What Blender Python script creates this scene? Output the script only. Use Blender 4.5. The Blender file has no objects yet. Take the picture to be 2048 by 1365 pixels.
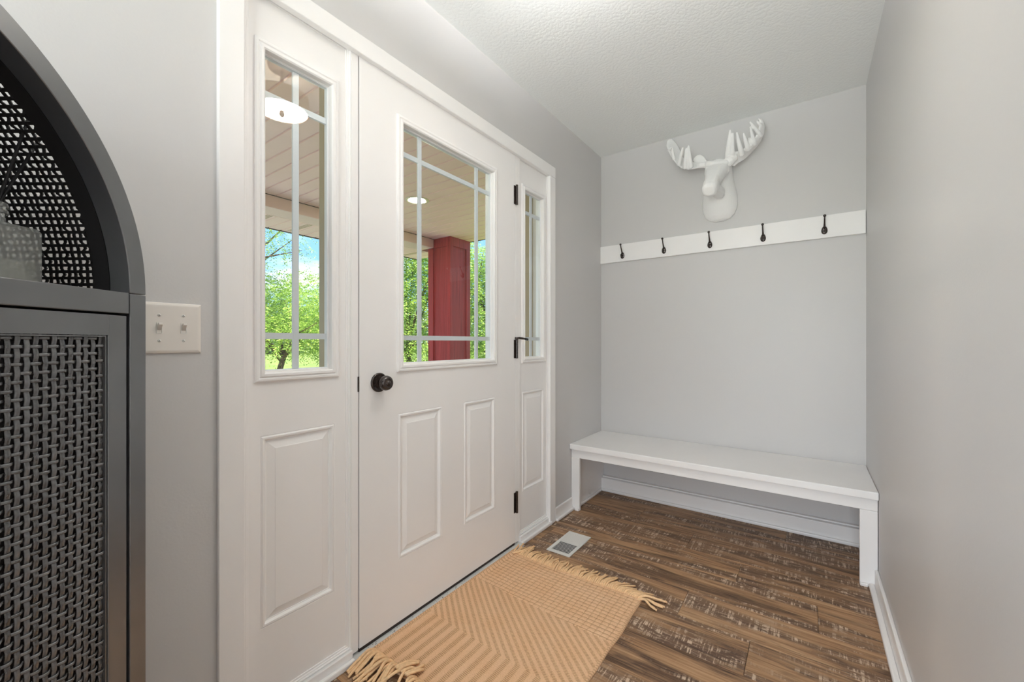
import bpy, bmesh, math, random
import numpy as np
from mathutils import Vector, Matrix

random.seed(7)
RNG = np.random.default_rng(7)
SC = bpy.context.scene
COL = SC.collection

# ---------------------------------------------------------------- camera
CAM_H = 1.072
YAW = math.atan2(593.0, 829.0)
cam_d = bpy.data.cameras.new('camera')
cam_d.sensor_width = 36.0
cam_d.lens = 829.0 / 2048.0 * 36.0
cam_d.shift_y = 2.0 / 2048.0
cam_d.clip_start = 0.01
cam_d.clip_end = 400
cam = bpy.data.objects.new('camera', cam_d)
cam.location = (0, 0, CAM_H)
cam.rotation_euler = (math.pi / 2, 0, YAW)
COL.objects.link(cam)
SC.camera = cam
FW = Vector((-math.sin(YAW), math.cos(YAW), 0))
RT = Vector((math.cos(YAW), math.sin(YAW), 0))


def at_y(u, v, y):
    """world point on the plane Y=y under picture point (u, v) of the 2048x1365 frame"""
    d = FW * 829.0 + RT * (u - 1024.0) + Vector((0, 0, 684.5 - v))
    return Vector((0, 0, CAM_H)) + d * (y / d.y)


# ---------------------------------------------------------------- view and world
vs = SC.view_settings
vs.view_transform = 'Standard'
vs.look = 'None'
vs.gamma = 1.0
vs.use_curve_mapping = False
vs.exposure = 0.40
SC.cycles.max_bounces = 12
SC.cycles.diffuse_bounces = 6
SC.cycles.transparent_max_bounces = 24
SC.cycles.transmission_bounces = 10
SC.cycles.caustics_refractive = False
SC.cycles.caustics_reflective = False
SC.cycles.sample_clamp_indirect = 6.0


class N:
    """tiny node-tree helper"""
    def __init__(self, tree):
        self.t = tree

    def add(self, typ, **kw):
        n = self.t.nodes.new(typ)
        for k, v in kw.items():
            if k == 'inp':
                for a, b in v.items():
                    n.inputs[a].default_value = b
            else:
                setattr(n, k, v)
        return n

    def link(self, a, b):
        self.t.links.new(a, b)

    def math(self, op, a, b=None, clamp=False):
        n = self.t.nodes.new('ShaderNodeMath')
        n.operation = op
        n.use_clamp = clamp
        for i, x in enumerate((a, b)):
            if x is None:
                continue
            if isinstance(x, (int, float)):
                n.inputs[i].default_value = x
            else:
                self.link(x, n.inputs[i])
        return n.outputs[0]

    def ramp(self, fac, stops, interp='LINEAR'):
        n = self.t.nodes.new('ShaderNodeValToRGB')
        n.color_ramp.interpolation = interp
        e = n.color_ramp.elements
        while len(e) < len(stops):
            e.new(0.5)
        for i, (p, c) in enumerate(stops):
            e[i].position = p
            if isinstance(c, (int, float)):
                c = (c, c, c)
            e[i].color = (c[0], c[1], c[2], 1)
        self.link(fac, n.inputs[0])
        return n.outputs[0]

    def mix(self, fac, a, b, mode='MIX'):
        n = self.t.nodes.new('ShaderNodeMix')
        n.data_type = 'RGBA'
        n.blend_type = mode
        for s, x in ((n.inputs[0], fac), (n.inputs[6], a), (n.inputs[7], b)):
            if isinstance(x, (int, float)):
                s.default_value = x
            elif isinstance(x, tuple):
                s.default_value = (x[0], x[1], x[2], 1)
            else:
                self.link(x, s)
        return n.outputs[2]

    def noise(self, vec, scale=5, detail=4, rough=0.5, dist=0.0):
        n = self.t.nodes.new('ShaderNodeTexNoise')
        n.inputs['Scale'].default_value = scale
        n.inputs['Detail'].default_value = detail
        n.inputs['Roughness'].default_value = rough
        n.inputs['Distortion'].default_value = dist
        if vec is not None:
            self.link(vec, n.inputs['Vector'])
        return n.outputs[0]

    def mapping(self, vec, scale=(1, 1, 1), loc=(0, 0, 0)):
        n = self.t.nodes.new('ShaderNodeMapping')
        n.inputs['Scale'].default_value = scale
        n.inputs['Location'].default_value = loc
        self.link(vec, n.inputs['Vector'])
        return n.outputs[0]


world = bpy.data.worlds.new('world')
SC.world = world
world.use_nodes = True
w = N(world.node_tree)
bg = world.node_tree.nodes['Background']
tc = w.add('ShaderNodeTexCoord')
sep = w.add('ShaderNodeSeparateXYZ')
w.link(tc.outputs['Generated'], sep.inputs[0])
zz = w.math('MAXIMUM', sep.outputs[2], 0.0)
skyc = w.ramp(zz, [(0.0, (0.62, 0.82, 1.0)), (0.12, (0.30, 0.60, 1.0)), (0.35, (0.19, 0.45, 0.92)), (1.0, (0.12, 0.32, 0.78))])
zd = w.math('ADD', zz, 0.12)
cmb = w.add('ShaderNodeCombineXYZ')
w.link(w.math('DIVIDE', sep.outputs[0], zd), cmb.inputs[0])
w.link(w.math('DIVIDE', sep.outputs[1], zd), cmb.inputs[1])
cmb.inputs[2].default_value = 3.7
cl = w.noise(cmb.outputs[0], scale=0.85, detail=7, rough=0.55)
clm = w.ramp(cl, [(0.52, 0.0), (0.66, 1.0)])
sk2 = w.mix(clm, skyc, (1.0, 1.0, 1.0))
grd = w.math('GREATER_THAN', sep.outputs[2], -0.02)
sk3 = w.mix(grd, (0.16, 0.22, 0.08), sk2)
w.link(sk3, bg.inputs[0])
bg.inputs[1].default_value = 1.3


def light(name, typ, loc, rot=(0, 0, 0), energy=10, color=(1, 1, 1), **kw):
    d = bpy.data.lights.new(name, typ)
    d.energy = energy
    d.color = color
    for k, v in kw.items():
        setattr(d, k, v)
    o = bpy.data.objects.new(name, d)
    o.location = loc
    o.rotation_euler = rot
    COL.objects.link(o)
    return o


# sun stands behind the house, high on the far-right side
sun = light('sun', 'SUN', (0, 0, 20), energy=9.0, color=(1.0, 0.95, 0.86), angle=0.02)
sun.rotation_euler = Vector((-0.58, 0.12, -0.80)).to_track_quat('-Z', 'Y').to_euler()
# unseen fill light added behind the camera, in an opening made up for it
light('rear_fill', 'AREA', (-0.30, -1.80, 0.93), (math.pi / 2, 0, 0), energy=72, color=(0.91, 0.965, 1.0),
      shape='RECTANGLE', size=1.7, size_y=1.76)
FOYER_EMIT = 24.5
BULB_EMIT = 430.0

# ---------------------------------------------------------------- materials
MATS = {}


def srgb(r, g, b):
    def f(c):
        c /= 255.0
        return c / 12.92 if c <= 0.04045 else ((c + 0.055) / 1.055) ** 2.4
    return (f(r), f(g), f(b))


def mat(name, color=(0.8, 0.8, 0.8), rough=0.5, metal=0.0, spec=0.5, bump=None, vary=None, **inp):
    """bump=(scale, strength, distance[, detail]); vary=(scale, amount) brightness mottling"""
    m = bpy.data.materials.new(name)
    m.use_nodes = True
    n = N(m.node_tree)
    p = m.node_tree.nodes['Principled BSDF']
    p.inputs['Base Color'].default_value = (*color, 1)
    p.inputs['Roughness'].default_value = rough
    p.inputs['Metallic'].default_value = metal
    p.inputs['Specular IOR Level'].default_value = spec
    for k, v in inp.items():
        p.inputs[k.replace('_', ' ')].default_value = v
    t = n.add('ShaderNodeTexCoord')
    g = n.add('ShaderNodeNewGeometry')
    pos = g.outputs['Position']
    if vary:
        f = n.noise(pos, vary[0], 3)
        c0 = tuple(c * (1 - vary[1]) for c in color)
        c1 = tuple(min(1, c * (1 + vary[1])) for c in color)
        n.link(n.ramp(f, [(0.3, c0), (0.7, c1)]), p.inputs['Base Color'])
    if bump:
        b = n.add('ShaderNodeBump')
        b.inputs['Strength'].default_value = bump[1]
        b.inputs['Distance'].default_value = bump[2]
        n.link(n.noise(pos, bump[0], bump[3] if len(bump) > 3 else 3), b.inputs['Height'])
        n.link(b.outputs[0], p.inputs['Normal'])
    MATS[name] = m
    return m


mat('wall_paint', srgb(207, 205, 204), 0.40, spec=0.35, bump=(170, 0.10, 0.002, 2))
mat('ceiling_paint', srgb(242, 244, 243), 0.85, spec=0.2)
mat('white_trim', srgb(244, 242, 241), 0.32, spec=0.45, vary=(6, 0.012))
mat('door_paint', srgb(243, 241, 240), 0.36, spec=0.45, vary=(3, 0.015))
mat('sash_white', srgb(240, 242, 246), 0.3)
mat('grid_white', srgb(232, 234, 240), 0.35)
mat('bronze', srgb(56, 46, 42), 0.2, metal=0.3, spec=0.8, vary=(60, 0.2))
mat('sweep_rubber', srgb(52, 42, 37), 0.7)
mat('threshold_paint', srgb(214, 214, 212), 0.45, vary=(40, 0.05))
mat('switch_plastic', srgb(232, 226, 219), 0.25, spec=0.5)
mat('vent_metal', srgb(228, 227, 222), 0.35)
mat('vent_dark', srgb(38, 38, 42), 0.8)
mat('plaster', srgb(244, 243, 242), 0.75, bump=(90, 0.5, 0.003, 4))
mat('cab_wood', srgb(60, 61, 65), 0.34, spec=0.5, vary=(9, 0.3), bump=(60, 0.06, 0.002), IOR=2.5)
mat('cab_inner', srgb(26, 23, 24), 0.5)
mat('reed_black', srgb(24, 22, 24), 0.6)
mat('cane_black', srgb(26, 23, 23), 0.55)
mat('tan_trim', srgb(176, 160, 130), 0.5, vary=(12, 0.04))
mat('tan_siding', srgb(186, 166, 138), 0.6, vary=(8, 0.05))
mat('soffit_vinyl', srgb(244, 212, 210), 0.5, vary=(3, 0.02))
mat('beam_vinyl', srgb(232, 204, 202), 0.5, vary=(3, 0.03))
mat('concrete', srgb(170, 166, 158), 0.85, vary=(20, 0.08))
mat('bounce_concrete', srgb(206, 198, 186), 0.9, vary=(6, 0.06))
mat('bark', srgb(92, 76, 62), 0.9, bump=(40, 0.8, 0.02), vary=(15, 0.2))
mat('lamp_rim', srgb(225, 215, 200), 0.35)
mat('fixture_metal', srgb(60, 50, 44), 0.35, metal=0.6)
mat('shade_fabric', srgb(214, 190, 150), 0.8)
mat('subfloor', srgb(46, 36, 29), 0.9)


def emit(name, color, strength):
    m = bpy.data.materials.new(name)
    m.use_nodes = True
    p = m.node_tree.nodes['Principled BSDF']
    p.inputs['Base Color'].default_value = (*color, 1)
    p.inputs['Emission Color'].default_value = (*color, 1)
    p.inputs['Emission Strength'].default_value = strength
    MATS[name] = m


emit('lamp_glow', (1.0, 0.84, 0.66), 240.0)
emit('foyer_glow', (1.0, 0.95, 0.89), FOYER_EMIT)
emit('bulb_glow', (0.98, 0.99, 1.0), BULB_EMIT)


def ceiling_mat():
    m = MATS['ceiling_paint']
    n = N(m.node_tree)
    p = m.node_tree.nodes['Principled BSDF']
    g = n.add('ShaderNodeNewGeometry')
    a = n.noise(g.outputs['Position'], 75, 3, 0.5)
    h = n.ramp(a, [(0.38, 0.0), (0.55, 1.0)])
    b = n.add('ShaderNodeBump', inp={'Strength': 0.2, 'Distance': 0.0025})
    n.link(h, b.inputs['Height'])
    n.link(b.outputs[0], p.inputs['Normal'])


ceiling_mat()


def glass_mat():
    m = bpy.data.materials.new('pane_glass')
    m.use_nodes = True
    t = m.node_tree
    t.nodes.clear()
    n = N(t)
    o = n.add('ShaderNodeOutputMaterial')
    tr = n.add('ShaderNodeBsdfTransparent', inp={'Color': (0.97, 0.985, 0.98, 1)})
    gl = n.add('ShaderNodeBsdfGlossy', inp={'Roughness': 0.0, 'Color': (1, 1, 1, 1)})
    lw = n.add('ShaderNodeLayerWeight', inp={'Blend': 0.5})
    fr = n.math('ADD', n.math('MULTIPLY', n.math('POWER', lw.outputs['Facing'], 5.0), 0.9), 0.035)
    mx = n.add('ShaderNodeMixShader')
    n.link(fr, mx.inputs[0])
    n.link(tr.outputs[0], mx.inputs[1])
    n.link(gl.outputs[0], mx.inputs[2])
    n.link(mx.outputs[0], o.inputs[0])
    MATS['pane_glass'] = m


glass_mat()


def bottle_mat():
    for nm, dif, k in (('bottle_glass', (0.90, 0.90, 0.87), 0.30), ('diffuser_oil', (0.62, 0.62, 0.57), 0.55)):
        m = bpy.data.materials.new(nm)
        m.use_nodes = True
        t = m.node_tree
        t.nodes.clear()
        n = N(t)
        o = n.add('ShaderNodeOutputMaterial')
        tr = n.add('ShaderNodeBsdfTransparent', inp={'Color': (0.93, 0.94, 0.92, 1)})
        df = n.add('ShaderNodeBsdfDiffuse', inp={'Color': (*dif, 1)})
        tl = n.add('ShaderNodeBsdfTranslucent', inp={'Color': (*dif, 1)})
        gl_ = n.add('ShaderNodeBsdfGlossy', inp={'Roughness': 0.08})
        m1 = n.add('ShaderNodeMixShader', inp={0: 0.5})
        n.link(df.outputs[0], m1.inputs[1])
        n.link(tl.outputs[0], m1.inputs[2])
        m2 = n.add('ShaderNodeMixShader', inp={0: k})
        n.link(tr.outputs[0], m2.inputs[1])
        n.link(m1.outputs[0], m2.inputs[2])
        lw = n.add('ShaderNodeLayerWeight', inp={'Blend': 0.5})
        f = n.math('ADD', n.math('MULTIPLY', n.math('POWER', lw.outputs['Facing'], 4.0), 0.8), 0.05)
        m3 = n.add('ShaderNodeMixShader')
        n.link(f, m3.inputs[0])
        n.link(m2.outputs[0], m3.inputs[1])
        n.link(gl_.outputs[0], m3.inputs[2])
        n.link(m3.outputs[0], o.inputs[0])
        MATS[nm] = m


bottle_mat()


def strand_mat():
    m = mat('rattan_grey', srgb(82, 82, 84), 0.27, spec=0.5, IOR=2.0)
    n = N(m.node_tree)
    p = m.node_tree.nodes['Principled BSDF']
    oi = n.add('ShaderNodeObjectInfo')
    g = n.add('ShaderNodeNewGeometry')
    f = n.noise(g.outputs['Position'], 160, 3)
    f2 = n.math('ADD', n.math('MULTIPLY', f, 0.6), n.math('MULTIPLY', oi.outputs['Random'], 0.4))
    n.link(n.ramp(f2, [(0.25, srgb(52, 50, 50)), (0.75, srgb(92, 93, 96))]), p.inputs['Base Color'])


strand_mat()


def floor_mat():
    m = bpy.data.materials.new('plank_vinyl')
    m.use_nodes = True
    n = N(m.node_tree)
    p = m.node_tree.nodes['Principled BSDF']
    g = n.add('ShaderNodeNewGeometry')
    oi = n.add('ShaderNodeObjectInfo')
    off = n.add('ShaderNodeCombineXYZ')
    n.link(n.math('MULTIPLY', oi.outputs['Random'], 37.0), off.inputs[0])
    n.link(n.math('MULTIPLY', oi.outputs['Random'], 11.0), off.inputs[2])
    ad = n.add('ShaderNodeVectorMath', operation='ADD')
    n.link(g.outputs['Position'], ad.inputs[0])
    n.link(off.outputs[0], ad.inputs[1])
    v = ad.outputs[0]
    grain = n.noise(n.mapping(v, (3.0, 75, 1)), 1.0, 8, 0.68, 0.35)
    broad = n.noise(n.mapping(v, (1.7, 13, 1)), 1.0, 4, 0.6, 0.9)
    base = n.ramp(grain, [(0.28, srgb(104, 76, 54)), (0.46, srgb(164, 126, 92)), (0.60, srgb(186, 150, 114)), (0.76, srgb(206, 174, 138))])
    dk = n.ramp(broad, [(0.47, 0.0), (0.62, 1.0)])
    fine = n.noise(n.mapping(v, (9.0, 190, 1)), 1.0, 6, 0.75)
    dk2 = n.math('MULTIPLY', dk, n.ramp(fine, [(0.30, 0.25), (0.58, 1.0)]))
    c1 = n.mix(dk2, base, srgb(78, 57, 44))
    # worn saw-marked patches: dark body, pale scratches across the grain
    pm = n.noise(n.mapping(v, (1.7, 12.5, 1), (3.3, 1.7, 0)), 1.0, 3.0, 0.55, 0.35)
    pmask = n.ramp(pm, [(0.475, 0.0), (0.56, 1.0)])
    cross = n.noise(n.mapping(v, (120, 9.5, 1)), 1.0, 3, 0.6, 0.2)
    along = n.noise(n.mapping(v, (13, 300, 1)), 1.0, 3, 0.6)
    brk = n.noise(n.mapping(v, (16, 55, 1)), 1.0, 4, 0.65)
    cl = n.ramp(cross, [(0.50, 0.0), (0.57, 1.0)])
    al = n.ramp(along, [(0.55, 0.0), (0.62, 1.0)])
    bk = n.ramp(brk, [(0.44, 0.0), (0.55, 1.0)])
    scr = n.math('MULTIPLY', n.math('MAXIMUM', cl, n.math('MULTIPLY', al, 0.75)), bk)
    body = n.mix(n.math('MULTIPLY', pmask, 0.66), c1, srgb(86, 65, 54))
    c2 = n.mix(n.math('MULTIPLY', n.math('MULTIPLY', scr, pmask), 0.92), body, srgb(214, 190, 166))
    # thin dark checks along the grain
    crk = n.noise(n.mapping(v, (3.2, 95, 1), (9.1, 0, 0)), 1.0, 2, 0.5, 0.4)
    ck = n.ramp(crk, [(0.66, 0.0), (0.70, 1.0)])
    c3 = n.mix(n.math('MULTIPLY', ck, 0.75), c2, srgb(52, 38, 30))
    tint = n.mix(n.ramp(oi.outputs['Random'], [(0.0, 0.0), (1.0, 0.16)]), c3, srgb(150, 118, 88))
    n.link(tint, p.inputs['Base Color'])
    p.inputs['Roughness'].default_value = 0.5
    p.inputs['Specular IOR Level'].default_value = 0.35
    b = n.add('ShaderNodeBump', inp={'Strength': 0.25, 'Distance': 0.001})
    n.link(n.math('ADD', grain, scr), b.inputs['Height'])
    n.link(b.outputs[0], p.inputs['Normal'])
    MATS['plank_vinyl'] = m


floor_mat()


def rug_mat():
    m = bpy.data.materials.new('jute_weave')
    m.use_nodes = True
    n = N(m.node_tree)
    p = m.node_tree.nodes['Principled BSDF']
    at = n.add('ShaderNodeAttribute', attribute_name='yarn')
    g = n.add('ShaderNodeNewGeometry')
    f = n.noise(g.outputs['Position'], 260, 3)
    f2 = n.noise(g.outputs['Position'], 9, 3)
    base = n.ramp(f, [(0.25, srgb(214, 170, 132)), (0.75, srgb(236, 196, 156))])
    base = n.mix(n.ramp(f2, [(0.35, 0.0), (0.75, 0.35)]), base, srgb(236, 204, 172))
    dark = n.ramp(f, [(0.3, srgb(134, 96, 64)), (0.7, srgb(180, 138, 98))])
    n.link(n.mix(at.outputs['Fac'], base, dark), p.inputs['Base Color'])
    p.inputs['Roughness'].default_value = 0.95
    p.inputs['Specular IOR Level'].default_value = 0.1
    b = n.add('ShaderNodeBump', inp={'Strength': 0.5, 'Distance': 0.0015})
    n.link(f, b.inputs['Height'])
    n.link(b.outputs[0], p.inputs['Normal'])
    MATS['jute_weave'] = m
    mat('jute_fringe', srgb(236, 198, 154), 0.95, spec=0.1, vary=(120, 0.10), bump=(400, 0.5, 0.001))


rug_mat()


def leaf_mat(name, c_dark, c_mid, c_light):
    m = bpy.data.materials.new(name)
    m.use_nodes = True
    t = m.node_tree
    n = N(t)
    p = t.nodes['Principled BSDF']
    o = t.nodes['Material Output']
    g = n.add('ShaderNodeNewGeometry')
    f = n.noise(g.outputs['Position'], 1.6, 4)
    r = n.math('ADD', n.math('MULTIPLY', f, 0.6), n.math('MULTIPLY', g.outputs['Random Per Island'], 0.4))
    c = n.ramp(r, [(0.28, c_dark), (0.5, c_mid), (0.72, c_light)])
    n.link(c, p.inputs['Base Color'])
    p.inputs['Roughness'].default_value = 0.6
    tl = n.add('ShaderNodeBsdfTranslucent')
    n.link(c, tl.inputs['Color'])
    mx = n.add('ShaderNodeMixShader', inp={0: 0.45})
    n.link(p.outputs[0], mx.inputs[1])
    n.link(tl.outputs[0], mx.inputs[2])
    n.link(mx.outputs[0], o.inputs[0])
    MATS[name] = m


leaf_mat('leaf_locust', srgb(112, 150, 66), srgb(166, 198, 86), srgb(218, 232, 128))
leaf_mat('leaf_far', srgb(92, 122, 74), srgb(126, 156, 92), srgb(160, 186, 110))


def lawn_mat():
    m = mat('lawn_grass', srgb(150, 180, 70), 0.9, spec=0.1)
    n = N(m.node_tree)
    p = m.node_tree.nodes['Principled BSDF']
    g = n.add('ShaderNodeNewGeometry')
    a = n.noise(g.outputs['Position'], 0.5, 5)
    b = n.noise(g.outputs['Position'], 30, 4)
    f = n.math('ADD', n.math('MULTIPLY', a, 0.6), n.math('MULTIPLY', b, 0.4))
    n.link(n.ramp(f, [(0.3, srgb(112, 134, 66)), (0.7, srgb(160, 174, 96))]), p.inputs['Base Color'])


lawn_mat()


def stain_mat():
    m = mat('red_stain', srgb(124, 52, 48), 0.55, spec=0.25)
    n = N(m.node_tree)
    p = m.node_tree.nodes['Principled BSDF']
    g = n.add('ShaderNodeNewGeometry')
    a = n.noise(n.mapping(g.outputs['Position'], (45, 45, 1.4)), 1.0, 5, 0.6)
    c = n.ramp(a, [(0.3, srgb(132, 36, 38)), (0.7, srgb(180, 62, 62))])
    ch = n.noise(g.outputs['Position'], 9, 6, 0.7)
    cm = n.ramp(ch, [(0.70, 0.0), (0.72, 1.0)])
    n.link(n.mix(cm, c, srgb(190, 170, 168)), p.inputs['Base Color'])
    b = n.add('ShaderNodeBump', inp={'Strength': 0.3, 'Distance': 0.004})
    n.link(a, b.inputs['Height'])
    n.link(b.outputs[0], p.inputs['Normal'])


stain_mat()


# ---------------------------------------------------------------- mesh helpers
class MB:
    def __init__(self):
        self.v = []
        self.f = []

    def box(self, x0, x1, y0, y1, z0, z1):
        b = len(self.v)
        self.v += [(x0, y0, z0), (x1, y0, z0), (x1, y1, z0), (x0, y1, z0),
                   (x0, y0, z1), (x1, y0, z1), (x1, y1, z1), (x0, y1, z1)]
        self.f += [tuple(b + i for i in q) for q in
                   ((0, 3, 2, 1), (4, 5, 6, 7), (0, 1, 5, 4), (1, 2, 6, 5), (2, 3, 7, 6), (3, 0, 4, 7))]
        return self

    def rings(self, rings, closed=True, cap0=False, cap1=False):
        """connect successive vertex rings of the same length"""
        b = len(self.v)
        n = len(rings[0])
        for r in rings:
            self.v += [tuple(p) for p in r]
        m = n if closed else n - 1
        for i in range(len(rings) - 1):
            for j in range(m):
                k = (j + 1) % n
                self.f.append((b + i * n + j, b + i * n + k, b + (i + 1) * n + k, b + (i + 1) * n + j))
        if cap0:
            self.f.append(tuple(b + j for j in reversed(range(n))))
        if cap1:
            e = b + (len(rings) - 1) * n
            self.f.append(tuple(e + j for j in range(n)))
        return self

    def tube(self, pts, rad, n=8, caps=True, flat=1.0, up=None):
        pts = [Vector(p) for p in pts]
        if not isinstance(rad, (list, tuple)):
            rad = [rad] * len(pts)
        rings = []
        prev = None
        for i, p in enumerate(pts):
            t = (pts[min(i + 1, len(pts) - 1)] - pts[max(i - 1, 0)])
            t = t.normalized() if t.length > 1e-9 else Vector((0, 0, 1))
            if prev is None:
                a = Vector(up) if up is not None else (Vector((0, 0, 1)) if abs(t.z) < 0.9 else Vector((1, 0, 0)))
                prev = (a - t * a.dot(t)).normalized()
            else:
                prev = (prev - t * prev.dot(t)).normalized()
            s = t.cross(prev)
            rings.append([p + prev * (rad[i] * flat * math.cos(2 * math.pi * k / n)) + s * (rad[i] * math.sin(2 * math.pi * k / n)) for k in range(n)])
        return self.rings(rings, True, caps, caps)

    def lathe(self, prof, origin, axis, n=32, caps=True):
        """prof: list of (radius, distance along axis)"""
        o = Vector(origin)
        ax = Vector(axis).normalized()
        a = Vector((0, 0, 1)) if abs(ax.z) < 0.9 else Vector((1, 0, 0))
        e1 = (a - ax * a.dot(ax)).normalized()
        e2 = ax.cross(e1)
        rings = []
        for r, t in prof:
            r = max(r, 1e-5)
            rings.append([o + ax * t + (e1 * math.cos(2 * math.pi * k / n) + e2 * math.sin(2 * math.pi * k / n)) * r for k in range(n)])
        return self.rings(rings, True, caps, caps)

    def rect_rings(self, y0, y1, z0, z1, x, prof, fill=False):
        """nested rectangles in a YZ plane facing +X; prof: (inset, height over x)"""
        rings = []
        for i, h in prof:
            rings.append([(x + h, y0 + i, z0 + i), (x + h, y1 - i, z0 + i), (x + h, y1 - i, z1 - i), (x + h, y0 + i, z1 - i)])
        return self.rings(rings, True, False, fill)

    def slab(self, x0, x1, y0, y1, z0, z1, holes, back=True):
        """plate between x0 (back) and x1 (front) with rectangular holes (y0,y1,z0,z1)"""
        ys = sorted({y0, y1, *[h[0] for h in holes], *[h[1] for h in holes]})
        zs = sorted({z0, z1, *[h[2] for h in holes], *[h[3] for h in holes]})

        def solid(i, j):
            if i < 0 or j < 0 or i >= len(ys) - 1 or j >= len(zs) - 1:
                return False
            cy, cz = (ys[i] + ys[i + 1]) / 2, (zs[j] + zs[j + 1]) / 2
            return not any(h[0] < cy < h[1] and h[2] < cz < h[3] for h in holes)

        idx = {}

        def vid(x, i, j):
            k = (x, i, j)
            if k not in idx:
                idx[k] = len(self.v)
                self.v.append((x, ys[i], zs[j]))
            return idx[k]

        for i in range(len(ys) - 1):
            for j in range(len(zs) - 1):
                if not solid(i, j):
                    continue
                self.f.append((vid(x1, i, j), vid(x1, i + 1, j), vid(x1, i + 1, j + 1), vid(x1, i, j + 1)))
                self.f.append((vid(x0, i, j + 1), vid(x0, i + 1, j + 1), vid(x0, i + 1, j), vid(x0, i, j)))
                for (a, b, di, dj) in (((i, j), (i + 1, j), 0, -1), ((i + 1, j), (i + 1, j + 1), 1, 0),
                                       ((i + 1, j + 1), (i, j + 1), 0, 1), ((i, j + 1), (i, j), -1, 0)):
                    if not solid(i + di, j + dj):
                        self.f.append((vid(x0, *a), vid(x0, *b), vid(x1, *b), vid(x1, *a)))
        return self

    def mesh(self, name, material, smooth=False):
        me = bpy.data.meshes.new(name)
        me.from_pydata([tuple(p) for p in self.v], [], self.f)
        if material:
            me.materials.append(MATS[material])
        if smooth:
            me.polygons.foreach_set('use_smooth', [True] * len(me.polygons))
        me.update()
        return me

    def build(self, name, material, parent=None, smooth=False, bevel=0, seg=2, loc=None, angle=None):
        o = bpy.data.objects.new(name, self.mesh(name, material, smooth))
        COL.objects.link(o)
        if parent:
            o.parent = parent
        if loc:
            o.location = loc
        if bevel:
            b = o.modifiers.new('bevel', 'BEVEL')
            b.width = bevel
            b.segments = seg
            b.limit_method = 'ANGLE'
            b.angle_limit = math.radians(40)
            b.harden_normals = False
        if smooth and angle:
            pass
        return o


def put(name, me, parent=None, loc=(0, 0, 0), rot=(0, 0, 0)):
    o = bpy.data.objects.new(name, me)
    COL.objects.link(o)
    o.parent = parent
    o.location = loc
    o.rotation_euler = rot
    return o


def empty(name, loc=(0, 0, 0), rz=0.0):
    o = bpy.data.objects.new(name, None)
    o.empty_display_size = 0.05
    o.location = loc
    o.rotation_euler = (0, 0, rz)
    COL.objects.link(o)
    return o


def tag(o, label, cat, group=None, kind=None):
    o['label'] = label
    o['category'] = cat
    if group:
        o['group'] = group
    if kind:
        o['kind'] = kind
    return o


def struct(o, label=None):
    o['kind'] = 'structure'
    if label:
        o['label'] = label
    return o


def smooth_by_angle(o, deg=35):
    me = o.data
    me.polygons.foreach_set('use_smooth', [True] * len(me.polygons))
    bm = bmesh.new()
    bm.from_mesh(me)
    for e in bm.edges:
        if len(e.link_faces) == 2 and e.calc_face_angle(0) > math.radians(deg):
            e.smooth = False
    bm.to_mesh(me)
    bm.free()


# ---------------------------------------------------------------- room shell
XL, XR, YB, ZC = -1.24, 0.247, 2.86, 2.428      # left wall, right wall, back wall, ceiling
YF, XF = -1.75, 1.90                            # far ends of the living room behind the camera
YR = -0.30                                      # where the right wall stops
OUT = -1.40                                     # outer face of the front wall

wl = MB().slab(OUT, XL, YF, YB + 0.12, 0.0, ZC, [(0.475, 2.135, -0.01, 2.085)]).build('wall_left', 'wall_paint')
struct(wl, 'light grey painted front wall around the entry door')
wb = MB().box(XL, XR + 0.12, YB, YB + 0.12, 0.0, ZC).build('wall_back', 'wall_paint')
struct(wb, 'light grey painted end wall above the bench')
wr = MB().box(XR, XR + 0.12, YR, YB, 0.0, ZC).build('wall_right', 'wall_paint')
struct(wr, 'pale grey painted wall along the right side')
struct(MB().box(XR + 0.12, XF, YR - 0.0, YR + 0.12, 0.0, ZC).build('wall_return', 'wall_paint'))
rear = MB()
rear.box(XL, -1.15, YF - 0.12, YF, 0, ZC).box(0.55, XF + 0.12, YF - 0.12, YF, 0, ZC)
rear.box(-1.15, 0.55, YF - 0.12, YF, 0, 0.05).box(-1.15, 0.55, YF - 0.12, YF, 1.81, ZC)  # leaves the made-up opening that holds the fill light
struct(rear.build('wall_rear', 'wall_paint'))
t4 = empty('fill_opening', (-0.3, YF, 0))  # added frame round the fill light, unseen behind the camera
struct(t4, 'added unseen white frame around the rear fill light')
for (a, b, c, d) in ((-1.15, -1.11, 0.05, 1.81), (0.51, 0.55, 0.05, 1.81), (-1.11, 0.51, 0.05, 0.09), (-1.11, 0.51, 1.77, 1.81), (-0.32, -0.28, 0.09, 1.77)):
    MB().box(a + 0.3, b + 0.3, -0.035, -0.002, c, d).build('frame_bar', 'white_trim', t4, bevel=0.003)
struct(MB().box(XF, XF + 0.12, YF, YR + 0.12, 0, ZC).build('wall_side', 'wall_paint'))
ce = MB().box(OUT, XF + 0.12, YF - 0.12, YB + 0.12, ZC, ZC + 0.15).build('ceiling', 'ceiling_paint')
struct(ce, 'white textured ceiling')

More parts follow.
